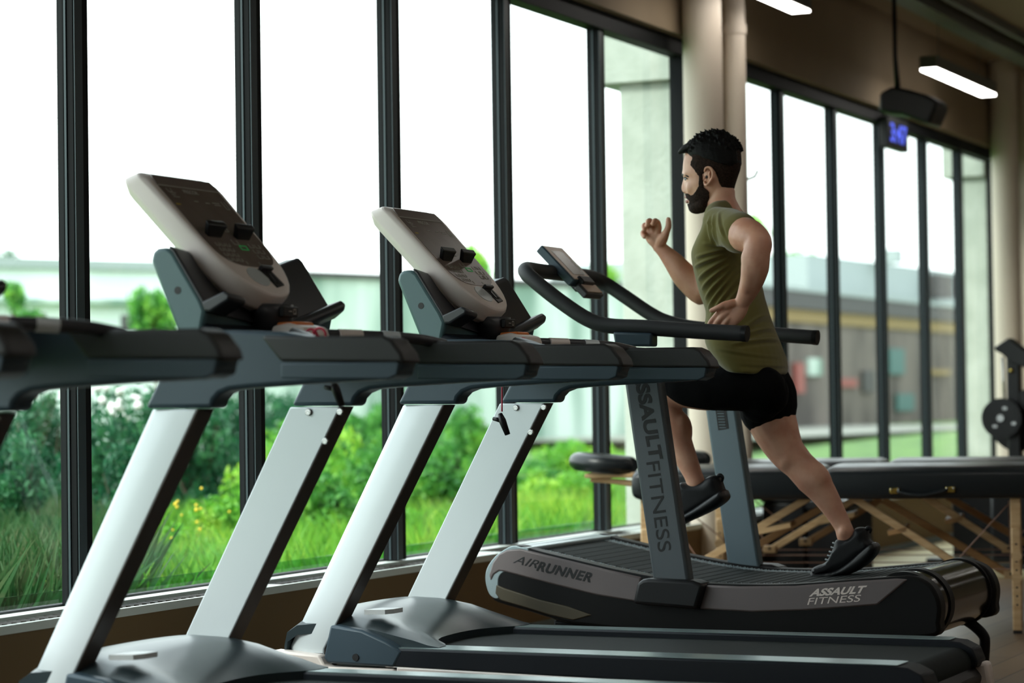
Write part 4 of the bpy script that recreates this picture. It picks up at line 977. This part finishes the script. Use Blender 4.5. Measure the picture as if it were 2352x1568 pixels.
# ================================================================== FAR CORNER: lit floor slab, boxes, plate machine
pf_=obj('lit_floor_slab',box(-4.2,-2.6,12.95,17.2,0,.045),'lit_floor_pale',None,loc=(-3.4,15,0),bevel=.006); tag(pf_,'pale wooden slab standing in for the strongly lit floor beyond the massage tables','floor slab')  # slab added for the bright floor near the window, light put into its colour
for i,(x0,x1,y0,y1,h,lab) in enumerate([(-4.2,-3.97,11.95,12.4,.50,'black storage box touching the low wall behind the tables'),(-3.96,-3.74,11.95,12.4,.46,'black storage box right of the one touching the wall')]):
    t=thing('storage_box',lab,'box',((x0+x1)/2,(y0+y1)/2,0),'black storage boxes by the low wall')
    obj('bin',box(x0,x1,y0,y1,0,h-.05),'plastic_black',t,bevel=.012); obj('lid',box(x0-.008,x1+.008,y0-.008,y1+.008,h-.05,h),'iron',t,bevel=.01)
Y_=13.5
wm=thing('plate_machine','black plate-loaded weight machine cut off by the right edge','weight machine',(-3.2,Y_,0))
def PM(a,b,y=Y_): return atY(a,b,y)
def bp_(pts,w_,y0,y1): return prism(PX(pts,Y_),y0,y1)
p1=PM(2333,1050); obj('upright_post',box(p1.x-.035,p1.x+.035,Y_-.035,Y_+.035,0,1.27),'iron',wm,bevel=.006)
obj('top_bracket',prism(PX([(2290,797),(2322,776),(2352,800),(2380,815),(2380,850),(2330,835),(2306,812),(2292,806)],Y_),Y_-.06,Y_+.06),'iron',wm,bevel=.006)
obj('guide_rod',tube([PM(2303,820),PM(2308,930)],.007,10),'screw',wm,smooth=True)
obj('lever_arm',prism(PX([(2310,1010),(2322,905),(2400,880),(2400,930),(2345,945),(2330,1015)],Y_),Y_-.03,Y_+.03),'iron',wm,bevel=.006)
obj('knob',ball(PM(2323,851,Y_-.05),.012,.012,.012),'brass',wm,smooth=True,label='small yellow knob')
pc=PM(2301,960,Y_-.10)
pl_=obj('weight_plate',J(cyl(pc,(0,1,0),.112,.028,48),cyl(pc,(0,1,0),.098,.036,48)),'iron',wm,smooth='auto')
obj('hub',cyl(pc-Vector((0,.02,0)),(0,1,0),.020,.03,24),'screw',pl_,smooth='auto')
for k,(dx_,dz_) in enumerate([(.022,.055),(-.035,-.045),(.07,-.03)]): obj('plate_mark',box(pc.x+dx_-.012,pc.x+dx_+.012,pc.y-.0195,pc.y-.0175,pc.z+dz_-.008,pc.z+dz_+.008),'screw',pl_)
pd=PM(2338,975,Y_+.05); obj('weight_plate',cyl(pd,(0,1,0),.15,.03,48),'iron',wm,smooth='auto')
obj('base_frame',J(box(-3.75,-2.4,Y_-.05,Y_+.05,.0,.07),box(-3.65,-2.5,Y_-.5,Y_-.42,0,.07),box(-3.65,-2.5,Y_+.45,Y_+.53,0,.07)),'iron',wm,bevel=.006)
obj('weight_stack',box(-3.62,-3.32,Y_+.05,Y_+.30,.07,.58),'iron',wm,bevel=.008)
obj('weight_stack',box(-3.30,-2.5,Y_-.35,Y_+.30,.07,.46),'plastic_black',wm,bevel=.02)

# ================================================================== OUTSIDE
def PD(px,D,z=None,py=915):
    p=CAM+FW*D+RT*((px-1176)/FPX*D)+UP*((784-py)/FPX*D); 
    return Vector((p.x,p.y,p.z if z is None else z))
def gz(x,y):
    d=math.hypot(x,y); t=min(1,max(0,(d-22)/20)); return -.06+.46*t*t*(3-2*t)
gv=[];gf=[];NX,NG=46,60
for i in range(NX):
    for j in range(NG):
        x=-4.62-i**1.35*.62; y=-10+j*2.2; gv.append((x,y,gz(x,y) if i>1 else -.06))
for i in range(NX-1):
    for j in range(NG-1): a=i*NG+j; gf.append((a,a+1,a+NG+1,a+NG))
g_=obj('ground',(gv,gf),'soil',smooth=True); g_['kind']='structure'
# concrete fins on the facade
for ya,lab in ((11.80,'concrete pillar outside, behind the last pane of the near window'),(18.3,'concrete pillar outside, behind the last pane of the far window')):
    xe=ya*(-4.7/11.308) if ya<15 else ya*(-4.7/18.09)-.03
    o=obj('concrete_pillar',J(box(xe-.0,WX-.125,ya,ya+.55,-.06,2.66),box(xe-.12,WX-.125,ya-.05,ya+.6,2.66,3.6)),'concrete',loc=((xe+WX)/2,ya+.3,-.06),bevel=.01); tag(o,lab,'pillar')
# low tinted sheets added outside, standing in for the sill's reflection in the panes
for k in range(4):
    o=obj('sill_reflection',box(-4.905,-4.893,5.35+k*1.52,6.85+k*1.52,-.06,.378),'reflection_tint',loc=(-4.9,6.1+k*1.52,-.06)); tag(o,'low green tinted sheet outside the window, standing in for the reflection of the sill','reflection sheet','low tinted sheets for the sill reflection')
# ---- foliage
def leaves(n,size,fill=(.62,1.0),squash=1,seed=0,cone=False,cl=16):
    r=np.random.default_rng(seed)
    cc=r.normal(size=(cl,3)); cc/=np.linalg.norm(cc,axis=1)[:,None]; cc*=r.uniform(.25,.72,(cl,1)); cc[:,2]=cc[:,2]*.9
    cr_=r.uniform(.28,.46,cl)
    k=r.integers(0,cl,n); d=r.normal(size=(n,3)); d/=np.linalg.norm(d,axis=1)[:,None]
    c=cc[k]+d*(cr_[k]*r.uniform(fill[0],fill[1],n))[:,None]
    if cone: 
        h=(c[:,2]+1)/2; c[:,0]*=(1.05-h); c[:,1]*=(1.05-h)
    a=r.normal(size=(n,3)); a/=np.linalg.norm(a,axis=1)[:,None]; b=np.cross(a,r.normal(size=(n,3))); b/=np.linalg.norm(b,axis=1)[:,None]
    s=(size*r.uniform(.6,1.3,n))[:,None]; V=np.stack([c-a*s,c+b*s*.45,c+a*s,c-b*s*.45],1).reshape(-1,3)
    F_=np.arange(n*4).reshape(-1,4); return V,F_
def fastmesh(name,V,F_,m):
    me=bpy.data.meshes.new(name); me.from_pydata(V.tolist(),[],F_.tolist())
    for q in (m if isinstance(m,list) else [m]): me.materials.append(MT[q])
    return me
FM={}
for nm,mt,n,sz,kw in (('mid','leaf_mid',4200,.070,{}),('dark','leaf_dark',5200,.060,{}),('bright','leaf_bright',4200,.065,{}),('loose','leaf_mid',2600,.11,{'fill':(.3,1.15)}),('pale','leaf_bright',2600,.12,{'fill':(.3,1.1)}),('cone','leaf_dark',3000,.06,{'cone':True,'cl':26})):
    FM[nm]=fastmesh('foliage_'+nm,*leaves(n,sz,seed=len(FM)+3,**kw),mt)
sv_,sf_=[],[]
stg=[]
rr_=random.Random(5)
for i in range(9):
    a=rr_.uniform(0,6.28); r1=rr_.uniform(.2,.6); stg.append(tube([(0,0,-1.0),(math.cos(a)*r1*.4,math.sin(a)*r1*.4,-.3),(math.cos(a)*r1,math.sin(a)*r1,rr_.uniform(.1,.6))],[.035,.02,.006],6,smoothn=2))
stem_me=None
def bush(kind,pos,top,wd,name,label,cat,grp):
    global stem_me
    zb_=gz(pos.x,pos.y); h=(top-zb_)/2
    t=thing(name,label,cat,(pos.x,pos.y,zb_),grp)
    f=bpy.data.objects.new('foliage',FM[kind]); COL.objects.link(f); f.parent=t; rz=h if (grp or kind=='cone') else min(h,wd*.62)
    f.location=(0,0,2*h-rz*.95); f.scale=(wd/2,wd/2,rz); f.rotation_euler=(0,0,rr_.uniform(0,6.28))
    if stem_me is None:
        q=obj('stem',J(*stg),'bark'); stem_me=q.data; bpy.data.objects.remove(q)
    s_=bpy.data.objects.new('stem',stem_me); COL.objects.link(s_); s_.parent=t; s_.location=(0,0,h); s_.scale=(wd/2,wd/2,h*1.0)
    if not grp:
        c0=2*h-rz*.95; tr=obj('trunk',tube([(pos.x,pos.y,zb_),(pos.x+.05,pos.y,zb_+c0*.5),(pos.x,pos.y,zb_+c0)],[.07 if name!='bush' else .02,.05 if name!='bush' else .015,.02],8,smoothn=3),'bark',t,smooth=True)
        s_.location=(0,0,c0); s_.scale=(wd/3,wd/3,rz*.9)
    return t
def B(kind,px,X,ytop,wpx,label,grp,name='bush',cat='bush'):
    p=atX(px,915,X); tp2=atX(px,ytop,X); D=(p-CAM).dot(FW)
    return bush(kind,p,tp2.z,wpx*D/FPX,name,label,cat,grp)
gD='dark green bushes outside the left panes'; gB='bright green bushes outside below window height'; 
for px,X,yt,wp in ((-230,-8.8,880,330),(-400,-9.0,890,330),(-330,-7.6,960,300),(-160,-7.4,980,300),(-60,-8.6,880,330),(95,-9.4,875,300),(210,-8.4,915,280),(330,-9.8,862,300),(455,-9.2,885,270),(560,-10.4,870,260),(25,-7.6,965,280),(660,-11,885,220),(300,-7.4,985,260)):
    B('dark',px,X,yt,wp,'dark green leafy bush seen through the left panes, below the handrails',gD)
for px,X,yt,wp in ((700,-8.6,880,250),(660,-7.6,930,200),(790,-9.4,915,220),(890,-10,890,200),(975,-9.6,960,210),(1075,-9.8,905,220),(1130,-8.2,1010,190),(1215,-8.4,1040,200),(1325,-9.0,965,230),(1390,-8.0,1090,160),(620,-8.0,985,230),(1010,-7.6,985,250),(520,-7.4,1080,240),(730,-7.3,1060,240),(850,-7.8,1000,210),(1300,-7.4,1040,240),(1110,-7.0,1120,190),(420,-6.9,1150,230),(940,-6.8,1130,210)):
    B('mid' if (px//10)%2 else 'bright',px,X,yt,wp,'bright green bush seen through the panes between the treadmill posts',gB)
B('loose',352,-13.5,650,150,'loose leafy bush in front of the white building, left of the first console',None)
B('loose',70,-13,700,110,'sparse bush at the far left in front of the white building',None)
B('loose',30,-13,640,70,'small sparse bush at the left edge in front of the white building',None)
B('dark',-10,-24,560,150,'dark round tree at the left edge above the white building',None,'tree','tree')
B('dark',-30,-26,430,100,'tall thin tree just showing at the left edge',None,'tree','tree')
B('cone',76,-40,566,34,'small pointed conifer beyond the white building',None,'conifer','tree')
B('mid',125,-41,592,70,'low green tree beyond the white building, beside the conifer',None,'tree','tree')
B('pale',1098,-19,530,130,'pale green tree behind the second console',None,'tree','tree')
B('pale',1405,-20,585,90,'pale green tree left of the concrete pillar',None,'tree','tree')
B('pale',1835,-24,540,150,'pale green tree behind the runner, above the brown building',None,'tree','tree')
B('pale',1745,-22,470,90,'pale green tree just behind the elbow of the runner',None,'tree','tree')
for px,X,yt,wp in ((1985,-16,982,130),(1890,-16,1000,110),(1760,-14,985,120),(2170,-18,1002,70)):
    B('bright',px,X,yt,wp,'low bright green shrub outside the far window','low shrubs outside the far window','shrub','shrub')
# grass: far beyond counting
def grassmesh(n,x0,x1,y0,y1,h0,h1,seed,ok):
    r=np.random.default_rng(seed); x=r.uniform(x0,x1,n); y=r.uniform(y0,y1,n); keep=ok(x,y); x=x[keep];y=y[keep]; n=len(x)
    h=r.uniform(h0,h1,n); a=r.uniform(0,6.28,n); ln=r.normal(0,.28,(n,2))*h[:,None]; w_=.004+.006*r.random(n)
    z=np.array([gz(p,q) for p,q in zip(x,y)])
    V=np.stack([np.stack([x-np.cos(a)*w_,y-np.sin(a)*w_,z],1),np.stack([x+np.cos(a)*w_,y+np.sin(a)*w_,z],1),np.stack([x+ln[:,0]*.5+np.cos(a)*w_*.7,y+ln[:,1]*.5+np.sin(a)*w_*.7,z+h*.6],1),np.stack([x+ln[:,0],y+ln[:,1],z+h],1)],1).reshape(-1,3)
    return V,np.arange(n*4).reshape(-1,4)
inview=lambda x,y:(y> -x*1.42)&(y< -x*2.6+1)
me=fastmesh('grass',*grassmesh(120000,-10.5,-5.2,7,26,.14,.46,1,inview),'grass'); go=bpy.data.objects.new('grass',me); COL.objects.link(go); tag(go,'tall bright green grass outside the windows','grass',kind='stuff')
dry=lambda x,y:(y> -x*1.12)&(y< -x*1.45)
me=fastmesh('dry_grass',*grassmesh(120000,-9.5,-5.4,6,15,.22,.60,2,dry),'grass_dry'); go=bpy.data.objects.new('dry_grass',me); COL.objects.link(go); tag(go,'tall brownish grass outside the two leftmost panes','grass',kind='stuff')
# blossoms
def flowers(name,cx_,n,spread,yr,X,m,r_,lab):
    r=random.Random(n); g=[]
    for i in range(n):
        p=atX(cx_+r.gauss(0,spread),r.uniform(*yr),X+r.uniform(-.3,.4)); g.append(ball(p,r_*r.uniform(.7,1.3),None,None,8,5))
    o=obj(name,J(*g),m,loc=g[0][0][0]); tag(o,lab,'flowers',kind='stuff')
flowers('white_blossom',272,26,34,(888,965),-8.6,'petal',.022,'white blossoms on the dark bush left of the first treadmill post')
flowers('yellow_flowers',400,16,60,(1120,1240),-6.6,'petal_yellow',.008,'small yellow flowers in the grass outside')
# ---- far buildings
def wallbox(name,pxa,Da,pxb,Db,z0,z1,th,m,parent=None,dz=0):
    a=PD(pxa,Da); b=PD(pxb,Db); a.z=b.z=0; d=(b-a).normalized(); n=Vector((-d.y,d.x,0))
    if n.dot(FW)<0: n=-n
    v=[a,b,b+n*th,a+n*th]; V=[(p.x,p.y,z0) for p in v]+[(p.x,p.y,z1) for p in v]
    return obj(name,(V,[(0,1,2,3),(4,7,6,5),(0,4,5,1),(1,5,6,2),(2,6,7,3),(3,7,4,0)]),m,parent)
wb=thing('white_building','long white clad building outside, behind the left panes','building',PD(200,30,.3)); 
wallbox('wall',-300,28.6,545,31.6,-.1,2.72,6,'white_clad',wb); wallbox('roof_edge',-300,28.5,545,31.5,2.72,2.84,6.2,'build_pale',wb)
wallbox('gutter',-300,28.4,545,31.4,2.28,2.34,.2,'fence_clad',wb)
for k in range(3): wallbox('window',92+k*210,28.35+k*.75,108+k*210,28.4+k*.75,1.9,2.1,.3,'build_dark',wb)
fb=thing('fence_wall','weathered greenish fence wall outside, between the two consoles','fence',PD(900,33,.3))
wallbox('fence_panel',555,31.7,1440,37.4,-.1,2.70,.2,'fence_clad',fb); wallbox('fence_cap',555,31.6,1440,37.3,2.70,2.78,.35,'build_dark',fb)
bb=thing('brown_building','low brown building with a yellow band outside the far window','building',PD(2000,50,.4))
wallbox('wall',1690,41.5,2420,63,.2,2.36,8,'build_brown',bb); wallbox('yellow_band',1690,41.3,2420,62.8,2.36,2.60,.6,'build_yellow',bb); wallbox('dark_fascia',1690,41.0,2420,62.5,2.60,2.92,8,'build_dark',bb)
wallbox('white_gutter',1690,40.9,2420,62.4,2.92,2.99,8.2,'build_pale',bb)
up_=wallbox('upper_storey',1860,50,2420,66,2.95,3.95,6,'build_pale',bb)
wallbox('window',2158,56.2,2196,57.2,3.25,3.8,.3,'build_dark',up_); wallbox('chimney',2068,53,2080,53.4,3.9,4.2,.5,'build_pale',up_)
for pxa,pxb,ya,yb,mm in ((1930,1970,868,888,'poster_red'),(2062,2100,905,945,'poster_teal'),(1830,1850,830,900,'poster_red'),(1860,1890,820,860,'fence_clad'),(2045,2080,800,860,'poster_teal'),(2140,2185,850,862,'build_yellow'),(1985,2010,850,900,'build_dark')):
    A2=PD(1690,41.5); B2=PD(2420,63)
    def fD(p):
        d=ray(p,907); d2=Vector((d.x,d.y)); e2=Vector((B2.x-A2.x,B2.y-A2.y)); c2=Vector((A2.x,A2.y)); t=(c2.x*e2.y-c2.y*e2.x)/(d2.x*e2.y-d2.y*e2.x); return t*FPX-.25
    D=fD(pxa); h=lambda y:1+(907-y)*D/FPX
    wallbox('poster',pxa,D,pxb,fD(pxb),max(.42,h(yb)),h(ya),.1,mm,bb)
wallbox('parking_strip',1700,33,2420,44,.405,.43,7,'parking').name='parking_strip'
o=bpy.data.objects['parking_strip']; o['kind']='structure'
